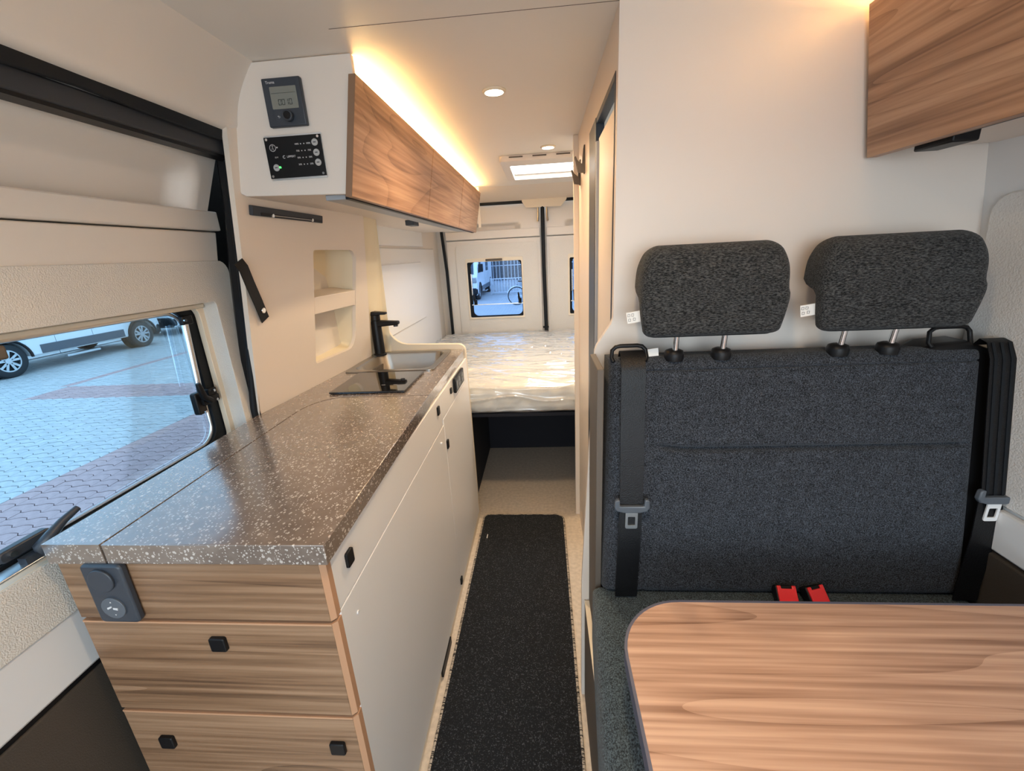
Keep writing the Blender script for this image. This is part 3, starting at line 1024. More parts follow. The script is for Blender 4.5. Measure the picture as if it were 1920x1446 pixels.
# power sockets
sc_ = thing('power_socket', (-0.395, 1.78, 0.91), 'black double power socket at the far end of the kitchen front', 'socket')
xs = -0.3915
MB().px(rrect(1.690, 1.880, 0.868, 0.932, 0.006), xs, xs + 0.012).build('plate', 'black', sc_, bev=0.003)
for yy in (1.765, 1.835):
    s1 = MB().px(circ(yy, 0.900, 0.022, 20), xs + 0.011, xs + 0.014).build('socket_face', 'slate2', sc_)
    for dy in (-0.008, 0.008):
        MB().cyl((xs + 0.0138, yy + dy, 0.900), (xs + 0.0146, yy + dy, 0.900), 0.003, 8).build('pin_hole', 'black', s1)
MB().px(rrect(1.700, 1.730, 0.880, 0.918, 0.003), xs + 0.011, xs + 0.015).build('rocker', 'slate2', sc_, bev=0.001)

cu = thing('charging_socket', (-0.785, YF - 0.02, 0.88), 'slate charging socket block on the walnut drawer end', 'socket')
b = MB().py(rrect(-0.8255, -0.748, 0.8155, 0.9415, 0.009, 5), YF - 0.0325, YF - 0.0185)
b.build('housing', 'slate', cu, bev=0.004)
yA = YF - 0.0325
MB().py(circ(-0.789, 0.911, 0.0235, 32), yA - 0.0045, yA + 0.001).build('cap', 'slate', cu, bev=0.0015)
fc = MB().py(circ(-0.787, 0.851, 0.0225, 32), yA - 0.003, yA + 0.001).build('socket_face', 'slate2', cu, bev=0.001)
# two-pin heart shaped mark with its small arrows
MB().py([(-0.797, 0.853), (-0.788, 0.8565), (-0.788, 0.8535), (-0.797, 0.849)], yA - 0.0038, yA - 0.0028).build('mark', 'print', fc)
MB().py([(-0.786, 0.853), (-0.777, 0.8525), (-0.778, 0.8475), (-0.786, 0.8495)], yA - 0.0038, yA - 0.0028).build('mark', 'print', fc)
MB().py([(-0.7885, 0.864), (-0.7855, 0.864), (-0.787, 0.8665)], yA - 0.0038, yA - 0.0028).build('arrow', 'print', fc)
MB().py([(-0.7865, 0.8385), (-0.7835, 0.8385), (-0.785, 0.836)], yA - 0.0038, yA - 0.0028).build('arrow', 'print', fc)

# small black clip rail on the splash wall
cr = thing('clip_rail', tuple(pw_(0.17, 0.6, 0.0)), 'slim black clip rail on the splash wall under the wall cupboard', 'bracket')
MB().prism([(0.008, 0.590), (0.343, 0.588), (0.343, 0.612), (0.008, 0.616)], lambda a, c: pw_(a, c, 0.0005), lambda a, c: pw_(a, c, 0.012)).build('rail', 'grey_rail', cr, bev=0.002)
MB().prism([(0.04, 0.592), (0.335, 0.590), (0.335, 0.598), (0.04, 0.600)], lambda a, c: pw_(a, c, 0.0115), lambda a, c: pw_(a, c, 0.0135)).build('slot', 'black', cr)
MB().prism([(0.08, 0.5945), (0.28, 0.5935), (0.28, 0.5955), (0.08, 0.5965)], lambda a, c: pw_(a, c, 0.013), lambda a, c: pw_(a, c, 0.015)).build('wire', 'steel', cr)
for a_ in (0.085, 0.277):
    MB().prism(circ(a_, 0.595, 0.005, 10), lambda a, c: pw_(a, c, 0.013), lambda a, c: pw_(a, c, 0.017)).build('screw', 'chrome', cr)

# leather strap with snap
st = thing('snap_strap', tuple(pw_(-0.01, 0.40, 0.0)), 'short black strap with chrome snap hanging at the door seal', 'strap')
pts = [pw_(-0.058, 0.470, 0.012), pw_(-0.045, 0.452, 0.016), pw_(-0.025, 0.410, 0.015), pw_(0.010, 0.350, 0.010), pw_(0.030, 0.310, 0.008), pw_(0.036, 0.297, 0.008)]
MB().ribbon(pts, PU * 0.88 + PV * 0.45, 0.034, PN, 0.0025).build('strap', 'black', st)
MB().prism(circ(0.026, 0.327, 0.0085, 18), lambda a, c: pw_(a, c, 0.0095), lambda a, c: pw_(a, c, 0.014)).build('snap', 'chrome', st, bev=0.0015)

# ------------------------------------------------------------------ wall cupboard over the kitchen
CY0, CY1 = 1.185, 3.33
oc = thing('wall_cupboard', (-0.6, 2.2, 1.6), 'long walnut-fronted wall cupboard over the kitchen', 'cupboard')
eprof = [(-0.4415, 1.845), (-0.494, 1.593), (-0.775, 1.603), (-0.788, 1.610), (-0.792, 1.622), (-0.790, 1.752), (-0.780, 1.86), (-0.74, 1.8985), (-0.58, 1.8985), (-0.4415, 1.8985)]
MB().py(eprof, 1.170, 1.188).build('end_panel', 'white', oc, bev=0.002)
MB().py([(-0.4535, 1.83), (-0.5015, 1.595), (-0.785, 1.605), (-0.785, 1.83)], 1.189, CY1 - 0.002).py([(-0.785, 1.605), (-0.898, 1.605), (-0.898, 1.83), (-0.785, 1.83)], 1.36, CY1 - 0.002).build('carcass', 'white', oc)


def cdoor(y0, y1):
    return MB().hexa([(-0.502, y0, 1.586), (-0.485, y0, 1.586), (-0.485, y1, 1.586), (-0.502, y1, 1.586),
                      (-0.449, y0, 1.853), (-0.432, y0, 1.853), (-0.432, y1, 1.853), (-0.449, y1, 1.853)]).build('door', 'wood_y', oc, bev=0.001)


for (a, b) in ((1.162, 1.926), (1.932, 2.637), (2.645, 3.325)):
    d_ = cdoor(a, b)
    if a < 1.2:
        MB().hexa([(-0.5025, a - 0.001, 1.586), (-0.4855, a - 0.001, 1.586), (-0.4855, a + 0.001, 1.586), (-0.5025, a + 0.001, 1.586),
                   (-0.4495, a - 0.001, 1.853), (-0.4325, a - 0.001, 1.853), (-0.4325, a + 0.001, 1.853), (-0.4495, a + 0.001, 1.853)]).build('edge_band', 'edge_dark', d_)
    else:
        MB().hexa([(-0.5018, a - 0.010, 1.587), (-0.4880, a - 0.010, 1.587), (-0.4880, a + 0.003, 1.587), (-0.5018, a + 0.003, 1.587),
                   (-0.4488, a - 0.010, 1.852), (-0.4350, a - 0.010, 1.852), (-0.4350, a + 0.003, 1.852), (-0.4488, a + 0.003, 1.852)]).build('joint_shade_strip', 'edge_dark', oc)  # dark strip added as the shade in the gap between doors
MB().box(-0.572, -0.516, 1.195, 3.05, 1.584, 1.5965).build('light_rail', 'rail_alu', oc, bev=0.001)
MB().box(-0.5155, -0.5025, 1.19, 3.32, 1.583, 1.5952).build('shadow_gap', 'black', oc)
MB().box(-0.640, -0.600, 2.10, 2.19, 1.575, 1.598).build('cupboard_latch', 'slate', oc, bev=0.002)
MB().box(-0.463, -0.445, 3.327, 3.335, 1.62, 1.895).build('end_cap', 'cream', oc)

ls = thing('light_strip', (-0.56, 2.2, 1.845), 'glowing warm light strip on top of the long wall cupboard', 'light strip')
MB().box(-0.56, -0.48, CY0 + 0.02, CY1 - 0.03, 1.8315, 1.842).build('diffuser', 'led', ls)
MB().box(-0.575, -0.560, CY0 + 0.02, CY1 - 0.03, 1.8315, 1.850).build('channel', 'alu', ls)

# heating control on the cupboard end
Y0 = 1.170
hc = thing('heating_control', (-0.62, Y0, 1.75), 'dark heating control with grey display on the cupboard end', 'control panel')


def par(x0, x1, z0, z1, sh):
    return [(x0 + sh, z0), (x1 + sh, z0), (x1, z1), (x0, z1)]


hx0, hx1, hz0, hz1 = -0.667, -0.570, 1.753, 1.8575
MB().py([(hx0, hz0), (hx1, hz0), (hx1, hz1), (hx0, hz1)], Y0 - 0.014, Y0 - 0.0005).build('housing', 'slate', hc, bev=0.003)
yy = Y0 - 0.014
dp = MB().py(rrect(-0.649, -0.582, 1.7905, 1.838, 0.002), yy - 0.001, yy + 0.001).build('display', 'lcd', hc)
SEG = {'0': 'abcdef', '1': 'bc'}


def digit(ch, x, z, w_, h_, par_):
    b = MB()
    t = 0.0011
    y0_, y1_ = yy - 0.0016, yy - 0.0009
    m = {'a': (x, x + w_, z + h_ - t, z + h_), 'd': (x, x + w_, z, z + t), 'g': (x, x + w_, z + h_ / 2 - t / 2, z + h_ / 2 + t / 2),
         'f': (x, x + t, z + h_ / 2 + 0.0006, z + h_ - 0.0006), 'b': (x + w_ - t, x + w_, z + h_ / 2 + 0.0006, z + h_ - 0.0006),
         'e': (x, x + t, z + 0.0006, z + h_ / 2 - 0.0006), 'c': (x + w_ - t, x + w_, z + 0.0006, z + h_ / 2 - 0.0006)}
    for q in SEG[ch]:
        a0, a1, b0, b1 = m[q]
        b.box(a0, a1, y0_, y1_, b0, b1)
    b.build('digit', 'ink', par_)


for ch, x in (('0', -0.6315), ('0', -0.6225), ('1', -0.6135), ('0', -0.6040)):
    digit(ch, x, 1.7985, 0.0070, 0.0125, dp)
MB().box(-0.6462, -0.585, yy - 0.0014, yy - 0.0009, 1.8238, 1.8244).build('rule', 'ink', dp)
MB().py(circ(-0.611, 1.774, 0.0125, 28), yy - 0.011, yy).build('dial', 'slate', hc, bev=0.002)
MB().py(circ(-0.611, 1.774, 0.0088, 24), yy - 0.0125, yy - 0.0105).build('dial_face', 'black', hc, bev=0.0008)
text('lettering', 'Truma', 0.0085, (-0.645, yy - 0.0004, 1.8475), RX90, 'print', hc)
ar = MB().tube([(-0.6385, yy - 0.0006, 1.7725), (-0.6355, yy - 0.0006, 1.7725), (-0.6340, yy - 0.0006, 1.7740), (-0.6355, yy - 0.0006, 1.7755), (-0.6385, yy - 0.0006, 1.7755)], 0.0004, 5)
ar.py([(-0.6405, 1.7755), (-0.6380, 1.7740), (-0.6380, 1.7770)], yy - 0.001, yy - 0.0002)
ar.build('back_arrow', 'print', hc)

# tank level panel
tl = thing('tank_panel', (-0.62, Y0, 1.69), 'black tank level panel with grey buttons below the heating control', 'control panel')
tx0, tx1, tz0, tz1 = -0.693, -0.5445, 1.6395, 1.7335
MB().py([(tx0, tz0 - 0.004), (tx1, tz0 - 0.004), (tx1, tz1 + 0.004), (tx0, tz1 + 0.004)], Y0 - 0.004, Y0 - 0.0005).build('back_plate', 'alu', tl)
MB().py([(tx0, tz0), (tx1, tz0), (tx1, tz1), (tx0, tz1)], Y0 - 0.007, Y0 - 0.0038).build('face', 'black', tl)
yy = Y0 - 0.007
for (x, z) in ((tx0 + 0.007, tz0 + 0.005), (tx1 - 0.007, tz0 + 0.005), (tx0 + 0.007, tz1 - 0.005), (tx1 - 0.007, tz1 - 0.005)):
    MB().py(circ(x, z, 0.0032, 12), yy - 0.0015, yy).build('screw', 'chrome', tl)
for (x, z, s) in ((-0.5610, 1.7155, ''), (-0.5605, 1.6925, 'B1'), (-0.5600, 1.6700, ''), (-0.6725, 1.6640, '')):
    bt = MB().py(circ(x, z, 0.0082, 24), yy - 0.0022, yy).build('button', 'button', tl, bev=0.0008)
    MB().box(x - 0.0035, x + 0.0035, yy - 0.0026, yy - 0.002, z - 0.001, z + 0.001).build('symbol', 'grey_rail', bt)
MB().py(circ(-0.6625, 1.6645, 0.0022, 12), yy - 0.0018, yy).build('lamp', 'green', tl)
ring = MB().tube([(x, yy - 0.0003, z) for x, z in circ(-0.6735, 1.7095, 0.0078, 24)], 0.0006, 5, closed=True)
ring.tube([(-0.6765, yy - 0.0003, 1.7045), (-0.6735, yy - 0.0003, 1.7125), (-0.6715, yy - 0.0003, 1.7040)], 0.0005, 5)
ring.tube([(-0.6755, yy - 0.0003, 1.7145), (-0.6710, yy - 0.0003, 1.7140)], 0.0007, 5)
ring.build('wheel_mark', 'print', tl)
MB().box(-0.6635, -0.6605, yy - 0.0005, yy, 1.7085, 1.7115).build('dot', 'print', tl)
text('lettering', 'LIPPERT', 0.0066, (-0.6285, yy - 0.0004, 1.6875), RX90, 'print', tl)
MB().tube([(x, yy - 0.0003, z) for x, z in circ(-0.6475, 1.6875, 0.0030, 16)[2:15]], 0.0007, 5).build('round_logo', 'print', tl)
text('lettering', '12 V', 0.0048, (-0.6680, yy - 0.0004, 1.6875), RX90, 'print', tl)
for i, lv2 in enumerate(('100%', '75%', '50%', '25%')):
    z = 1.7145 - i * 0.0155
    dx = i * 0.0002
    text('lettering', lv2, 0.0052, (-0.6090 + dx, yy - 0.0004, z), RX90, 'print', tl)
    text('lettering', lv2, 0.0052, (-0.5785 + dx, yy - 0.0004, z), RX90, 'print', tl)
    for x in (-0.5985, -0.5900):
        MB().py(circ(x + dx, z, 0.0014, 8), yy - 0.0006, yy).build('level_lamp', 'print', tl)

# ------------------------------------------------------------------ ceiling fittings
for i, (lx, ly, lab) in enumerate(((-0.132, 1.493, 'lit round downlight nearer to the cupboard end, larger of the two'),
                                   (0.042, 2.266, 'lit round downlight next to the roof hatch, smaller of the two'))):
    t = thing('ceiling_light', (lx, ly, 1.9), lab, 'ceiling light', 'ceiling downlights')
    b = MB()
    prof3 = [(0.029, 1.8995), (0.036, 1.8995), (0.0365, 1.897), (0.033, 1.8935), (0.028, 1.893)]
    n = 28
    for (r_, z_) in prof3:
        b.v += [Vector((lx + r_ * math.cos(2 * PI * j / n), ly + r_ * math.sin(2 * PI * j / n), z_)) for j in range(n)]
    for q in range(4):
        b.f += [(q * n + j, q * n + (j + 1) % n, (q + 1) * n + (j + 1) % n, (q + 1) * n + j) for j in range(n)]
    b.build('bezel', 'cream', t, smooth=60)
    MB().pz(circ(lx, ly, 0.0285, 28), 1.893, 1.8985).build('diffuser', 'lamp', t)

rh = thing('roof_hatch', (0.10, 2.74, 1.9), 'white roof hatch with bright pane in the ceiling over the bed', 'roof hatch')
MB().pz(rrect(-0.205, 0.405, 2.40, 3.03, 0.02), 1.872, 1.8995, [rrect(HX0, HX1, HY0, HY1 + 0.03, 0.015)]).build('frame', 'white', rh, bev=0.006)
for x in (-0.12, 0.0, 0.12, 0.26):
    MB().box(x - 0.035, x + 0.035, 2.396, 2.402, 1.888, 1.8935).build('vent_slit', 'taupe', rh)
MB().box(HX0 - 0.005, HX1 + 0.005, HY0 - 0.005, HY1 + 0.035, 1.931, 1.936).build('pane', 'hatch', rh)
MB().box(HX0, HX1, HY1 - 0.035, HY1 - 0.028, 1.905, 1.915).build('blind_rod', 'trim_white', rh)

# coat hooks
hk = None
for i, (hy, hz, lab) in enumerate(((1.790, 1.735, 'dark coat hook nearer to the washroom door'), (1.985, 1.722, 'dark coat hook nearer to the end post'))):
    t = thing('coat_hook', (0.168, hy, hz), lab, 'hook', 'coat hooks by the washroom door')
    pf = [(0.1695, hz + 0.058), (0.164, hz + 0.052), (0.159, hz - 0.004), (0.142, hz + 0.010), (0.136, hz + 0.024), (0.131, hz + 0.022), (0.143, hz - 0.030), (0.1695, hz - 0.034)]
    MB().py(pf, hy - 0.009, hy + 0.009).build('hook_body', 'taupe', t, bev=0.001)
    MB().px(rrect(hy - 0.014, hy + 0.014, hz - 0.036, hz + 0.060, 0.004), 0.1655, 0.1697).build('wall_plate', 'taupe', t)

# ================================================================== BED
bd = thing('bed_platform', (0.0, 2.9, 0.0), 'dark bed platform carrying the wrapped mattress', 'bed')
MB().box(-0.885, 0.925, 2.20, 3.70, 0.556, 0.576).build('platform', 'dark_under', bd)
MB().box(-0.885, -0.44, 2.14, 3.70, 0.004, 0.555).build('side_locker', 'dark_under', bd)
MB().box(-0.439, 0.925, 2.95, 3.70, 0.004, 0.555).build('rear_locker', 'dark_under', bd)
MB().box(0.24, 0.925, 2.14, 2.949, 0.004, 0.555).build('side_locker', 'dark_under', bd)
mt = thing('mattress', (0.0, 2.9, 0.59), 'white quilted mattress still in clear plastic wrapping', 'mattress')
mx0, mx1, my0, my1, mz0, mz1 = -0.875, 0.92, 2.150, 3.705, 0.592, 0.752


def prof_m(t):
    """profile from the front lower edge over the top to the rear, t in 0..1: returns (y, z)"""
    pts_ = [(my0 + 0.05, mz0), (my0 + 0.012, mz0 + 0.012), (my0, mz0 + 0.04), (my0, mz1 - 0.045), (my0 + 0.012, mz1 - 0.012), (my0 + 0.045, mz1), (my0 + 0.3, mz1 + 0.005), (my1, mz1)]
    L = [0.0, 0.04, 0.07, 0.16, 0.20, 0.24, 0.42, 1.0]
    for i in range(7):
        if t <= L[i + 1]:
            k_ = (t - L[i]) / (L[i + 1] - L[i])
            return (pts_[i][0] + (pts_[i + 1][0] - pts_[i][0]) * k_, pts_[i][1] + (pts_[i + 1][1] - pts_[i][1]) * k_)
    return pts_[-1]


def mat_fn(u, v):
    y, z = prof_m(v)
    x = mx0 + (mx1 - mx0) * u
    q = 0.004 * (math.cos(x * 60) * math.cos((y - z * 1.0) * 60))
    if v < 0.24:
        return (x, y + q, z)
    return (x, y, z + q)


MB().grid(mat_fn, 150, 90).build('ticking', 'mattress', mt, recalc=False, smooth=80)
MB().box(mx0 + 0.01, mx1 - 0.01, my0 + 0.05, my1 - 0.01, mz0, mz1 - 0.02).build('core', 'mattress', mt)


def film_fn(u, v):
    y, z = prof_m(v)
    x = mx0 + (mx1 - mx0) * u
    p = Vector((x * 3.0 + y * 2, y * 7.0, z * 6.0))
    n1 = noise.turbulence(p, 3, False) * 0.5
    # long diagonal creases
    d = abs(math.sin((x * 0.8 + y * 2.1 + 0.35 * noise.noise(Vector((x * 2.2, y * 2.2, 1.0)))) * 15))
    c2 = abs(noise.noise(Vector((x * 2.6 - y * 1.5, y * 12 + x * 2, z * 12))))
    h = 0.006 + 0.013 * n1 + 0.007 * (1 - d) ** 2 + 0.016 * (1 - min(1, c2 * 3.0)) ** 2
    if v < 0.24:
        sag = 0.0
        return (x, y - h * 0.8 - 0.003, z - sag + 0.3 * h - 0.012 * max(0, (0.12 - v) / 0.12) * (0.6 + noise.noise(Vector((x * 4, 0, 2)))))
    return (x, y, z + h)


fg = MB().grid(film_fn, 230, 190)
fg.build('plastic_wrapping', 'film', mt, recalc=False, smooth=80)

# ================================================================== BENCH SEAT
bs = thing('dinette_bench', (0.54, 0.8, 0.0), 'dark grey double bench seat with two headrests', 'bench')
# base box and its aisle panel
MB().box(0.118, 0.96, 0.42, 1.045, 0.004, 0.40).build('seat_base', 'taupe', bs)
MB().box(0.100, 0.115, 0.41, 1.055, 0.004, 0.395).build('aisle_panel', 'taupe', bs, bev=0.001)
MB().box(0.0995, 0.1155, 0.41, 1.055, 0.395, 0.3975).build('panel_edge', 'cream', bs)
MB().box(0.0985, 0.1002, 0.56, 0.565, 0.20, 0.27).build('panel_catch', 'black', bs)
MB().box(0.113, 0.128, 0.905, 1.056, 0.402, 1.172).build('side_board', 'taupe', bs, bev=0.002)


def cushion(name, corners, thick, mat, parent, nu=60, nv=50, rnd=0.03, groove=None, crown=0.012, edge_p=1.0):
    """corners: lower-left, lower-right, upper-right, upper-left of the front face; thickness runs backward"""
    a, b_, c, d = [Vector(p) for p in corners]
    nrm = (b_ - a).cross(d - a).normalized()
    W = ((b_ - a).length + (c - d).length) / 2
    H = ((d - a).length + (c - b_).length) / 2
    mb = MB()

    def f(u, v):
        p = a.lerp(b_, u).lerp(d.lerp(c, u), v)
        eu, ev = min(u, 1 - u) * W, min(v, 1 - v) * H

        def rd(e):
            if e >= rnd:
                return 0.0
            k_ = 1 - e / rnd
            return rnd * (1 - math.sqrt(max(0, 1 - k_ * k_)))
        ru, rv = rd(eu), rd(ev)
        off = -math.hypot(ru, rv) if ru and rv else -(ru + rv)
        off = max(off, -thick * 0.8)
        off += crown * math.sin(PI * u) ** 0.6 * math.sin(PI * v) ** 0.6
        if groove:
            off -= groove(u, v)
        return p + nrm * off
    # non-uniform sampling: denser toward the edges
    us = [0.5 - 0.5 * math.cos(PI * i / nu) for i in range(nu + 1)]
    vs2 = [i / nv for i in range(nv + 1)]
    fine_v = sorted(set([0.0, 0.004, 0.01, 0.02, 0.03, 0.045] + vs2 + [1, 0.996, 0.99, 0.98, 0.97, 0.955] + ([0.60 + 0.0035 * i for i in range(24)] if groove else []) + ([0.92 + 0.003 * i for i in range(16)] if groove else [])))
    base = len(mb.v)
    n1 = nu + 1
    for v in fine_v:
        for u in us:
            mb.v.append(f(u, v))
    m1 = len(fine_v)
    for j in range(m1 - 1):
        for i in range(nu):
            q = j * n1 + i
            mb.f.append((q, q + 1, q + n1 + 1, q + n1))
    # side walls to the back
    bi = [0 * n1 + i for i in range(n1)] + [j * n1 + nu for j in range(1, m1)] + [(m1 - 1) * n1 + i for i in range(nu - 1, -1, -1)] + [j * n1 for j in range(m1 - 2, 0, -1)]
    o = len(mb.v)
    for q in bi:
        j, i = divmod(q, n1)
        u, v = us[i], fine_v[j]
        p = a.lerp(b_, u).lerp(d.lerp(c, u), v) - nrm * thick
        mb.v.append(p)
    kk = len(bi)
    for i in range(kk):
        i2 = (i + 1) % kk
        mb.f.append((bi[i], o + i, o + i2, bi[i2]))
    mb.f.append(tuple(o + i for i in range(kk)))
    return mb.build(name, mat, parent, smooth=50)


cushion('seat_cushion', [(0.070, 0.39, 0.605), (0.975, 0.39, 0.605), (0.975, 0.905, 0.603), (0.106, 0.905, 0.603)], 0.185, 'fabric_s', bs, 50, 50, 0.03)


def back_groove(u, v):
    g = 0.0
    k_ = min(1, max(0, (u - 0.135) / 0.03)) * min(1, max(0, (0.975 - u) / 0.03))
    vc = 0.637 + 0.012 * math.exp(-((u - 0.14) / 0.05) ** 2)
    g += 0.016 * k_ * math.exp(-((v - vc) / 0.010) ** 2)
    k2 = min(1, max(0, (u - 0.09) / 0.01))
    g += 0.006 * k2 * math.exp(-((v - 0.948) / 0.0035) ** 2)
    g += 0.004 * math.exp(-((u - 0.115) / 0.006) ** 2) * (0.3 if v > 0.9 else 1.0)
    return g


bk_c = cushion('backrest', [(0.128, 0.858, 0.605), (0.958, 0.858, 0.605), (0.930, 0.938, 1.188), (0.146, 0.938, 1.188)], 0.095, 'fabric', bs, 90, 80, 0.034, back_groove, 0.008)
# wing at the wall side with the belt guide cover
wg = MB().py([(0.80, 1.172), (0.84, 1.192), (0.905, 1.196), (0.960, 1.174), (0.984, 1.130), (0.976, 1.060), (0.986, 0.9), (0.990, 0.62), (0.93, 0.62), (0.905, 1.15)], 0.945, 1.02)
for p in wg.v:
    p.y += (p.z - 1.17) * 0.1372 + 0.004
wg.build('wing', 'black', bs, bev=0.014, seg=4)
MB().box(0.15, 0.92, 1.03, 1.055, 0.42, 1.170).build('seat_frame', 'black', bs, bev=0.006)
# guide loops for the belts


def loop(x0, x1, y, z0, z1, r):
    pth = [(x0 + 0.004, y - 0.012, z0), (x0, y - 0.006, z0 + 0.008)]
    pth += [(p[0], y, p[1]) for p in [(x0 + 0.002, z1 - 0.010), (x0 + 0.010, z1 - 0.002), (x0 + 0.02, z1), (x1 - 0.02, z1), (x1 - 0.010, z1 - 0.002), (x1 - 0.002, z1 - 0.010)]]
    pth += [(x1, y - 0.006, z0 + 0.008), (x1 - 0.004, y - 0.012, z0)]
    return MB().tube(pth, r, 10).build('belt_loop', 'black', bs, smooth=60)


loop(0.150, 0.228, 0.955, 1.178, 1.212, 0.0048)
loop(0.828, 0.912, 0.968, 1.185, 1.226, 0.0045)


def headrest(cx, dw, px0):
    """shaped cushion with a step in its back, two posts, guides and a care tag"""
    zb, zt = 1.234, 1.424
    mb = MB()
    nz, na = 30, 56
    rings = []
    for j in range(nz + 1):
        t = j / nz
        t = 0.5 - 0.5 * math.cos(PI * t)
        z = zb + (zt - zb) * t
        # half width: narrow bottom, widest just above the middle, strongly rounded top
        hw = 0.129 + dw + 0.013 * math.sin(PI * min(1, t * 0.95))
        e = 1.0
        if t > 0.90:
            q = (t - 0.90) / 0.10
            e = math.sqrt(max(0.0, 1 - q * q))
        if t < 0.07:
            q = (0.07 - t) / 0.07
            e = math.sqrt(max(0.0, 1 - q * q))
        hw = hw - 0.018 * (1 - e) - (0.014 * max(0, (t - 0.70) / 0.30) ** 2)
        yf = 0.912 - 0.006 * math.sin(PI * t) + 0.020 * max(0, (t - 0.6) / 0.4) ** 2
        yb = 0.950 if t < 0.43 else 0.950 + 0.062 * min(1, (t - 0.43) / 0.09)
        yb -= 0.018 * max(0, (t - 0.7) / 0.3) ** 2
        yc = (yf + yb) / 2
        hd_ = (yb - yf) / 2 - 0.026 * (1 - e)
        ring = []
        for i in range(na):
            a = 2 * PI * i / na
            ca, sa = math.cos(a), math.sin(a)
            ex = 0.26
            ring.append((cx + hw * math.copysign(abs(ca) ** ex, ca), yc + hd_ * math.copysign(abs(sa) ** 0.5, sa), z))
        rings.append(ring)
    mb.v = [Vector(p) for r_ in rings for p in r_]
    for j in range(nz):
        for i in range(na):
            i2 = (i + 1) % na
            mb.f.append((j * na + i, j * na + i2, (j + 1) * na + i2, (j + 1) * na + i))
    mb.f.append(tuple(reversed(range(na))))
    mb.f.append(tuple(nz * na + i for i in range(na)))
    h = mb.build('headrest', 'fabric_h', bs, smooth=50)
    for px_ in (px0, px0 + 0.102):
        MB().cyl((px_, 0.950, 1.172), (px_, 0.940, 1.246), 0.0062, 14).build('post', 'chrome', h, smooth=50)
        MB().tube([(px_, 0.953, 1.176), (px_, 0.953, 1.190), (px_, 0.953, 1.198), (px_, 0.953, 1.201)], [0.020, 0.0215, 0.019, 0.012], 18).build('post_guide', 'black', h, smooth=60)
    tx = cx - 0.143 - dw
    tz = 1.278
    tg = MB().hexa([(tx - 0.020, 0.940, tz - 0.014), (tx + 0.008, 0.940, tz - 0.010), (tx + 0.008, 0.942, tz - 0.010), (tx - 0.020, 0.942, tz - 0.014),
                    (tx - 0.024, 0.940, tz + 0.010), (tx + 0.006, 0.940, tz + 0.014), (tx + 0.006, 0.942, tz + 0.014), (tx - 0.024, 0.942, tz + 0.010)]).build('care_tag', 'tag', h)
    tg['label'] = 'white care tag with tiny symbols'
    sy = 0.9395
    sm = MB()
    for (dx, dz) in ((-0.018, 0.004), (-0.010, 0.005), (-0.016, -0.006), (-0.006, -0.004)):
        sm.box(tx + dx - 0.0025, tx + dx + 0.0025, sy, sy + 0.0008, tz + dz - 0.0028, tz + dz - 0.0022)
        sm.box(tx + dx - 0.0025, tx + dx + 0.0025, sy, sy + 0.0008, tz + dz + 0.0022, tz + dz + 0.0028)
        sm.box(tx + dx - 0.0025, tx + dx - 0.0020, sy, sy + 0.0008, tz + dz - 0.0028, tz + dz + 0.0028)
        sm.box(tx + dx + 0.0020, tx + dx + 0.0025, sy, sy + 0.0008, tz + dz - 0.0028, tz + dz + 0.0028)
    sm.build('care_symbol', 'grey_rail', tg)
    return h


headrest(0.354, 0.009, 0.289)
headrest(0.719, 0.014, 0.637)
# small white paper corner beside the left loop
MB().hexa([(0.232, 0.962, 1.183), (0.258, 0.962, 1.185), (0.258, 0.964, 1.185), (0.232, 0.964, 1.183), (0.230, 0.962, 1.200), (0.256, 0.962, 1.203), (0.256, 0.964, 1.203), (0.230, 0.964, 1.200)]).build('paper_tag', 'tag', bs)


def bplane(z, off=0.0):
    return 0.858 + (z - 0.605) * 0.1372 - off


# seat belts


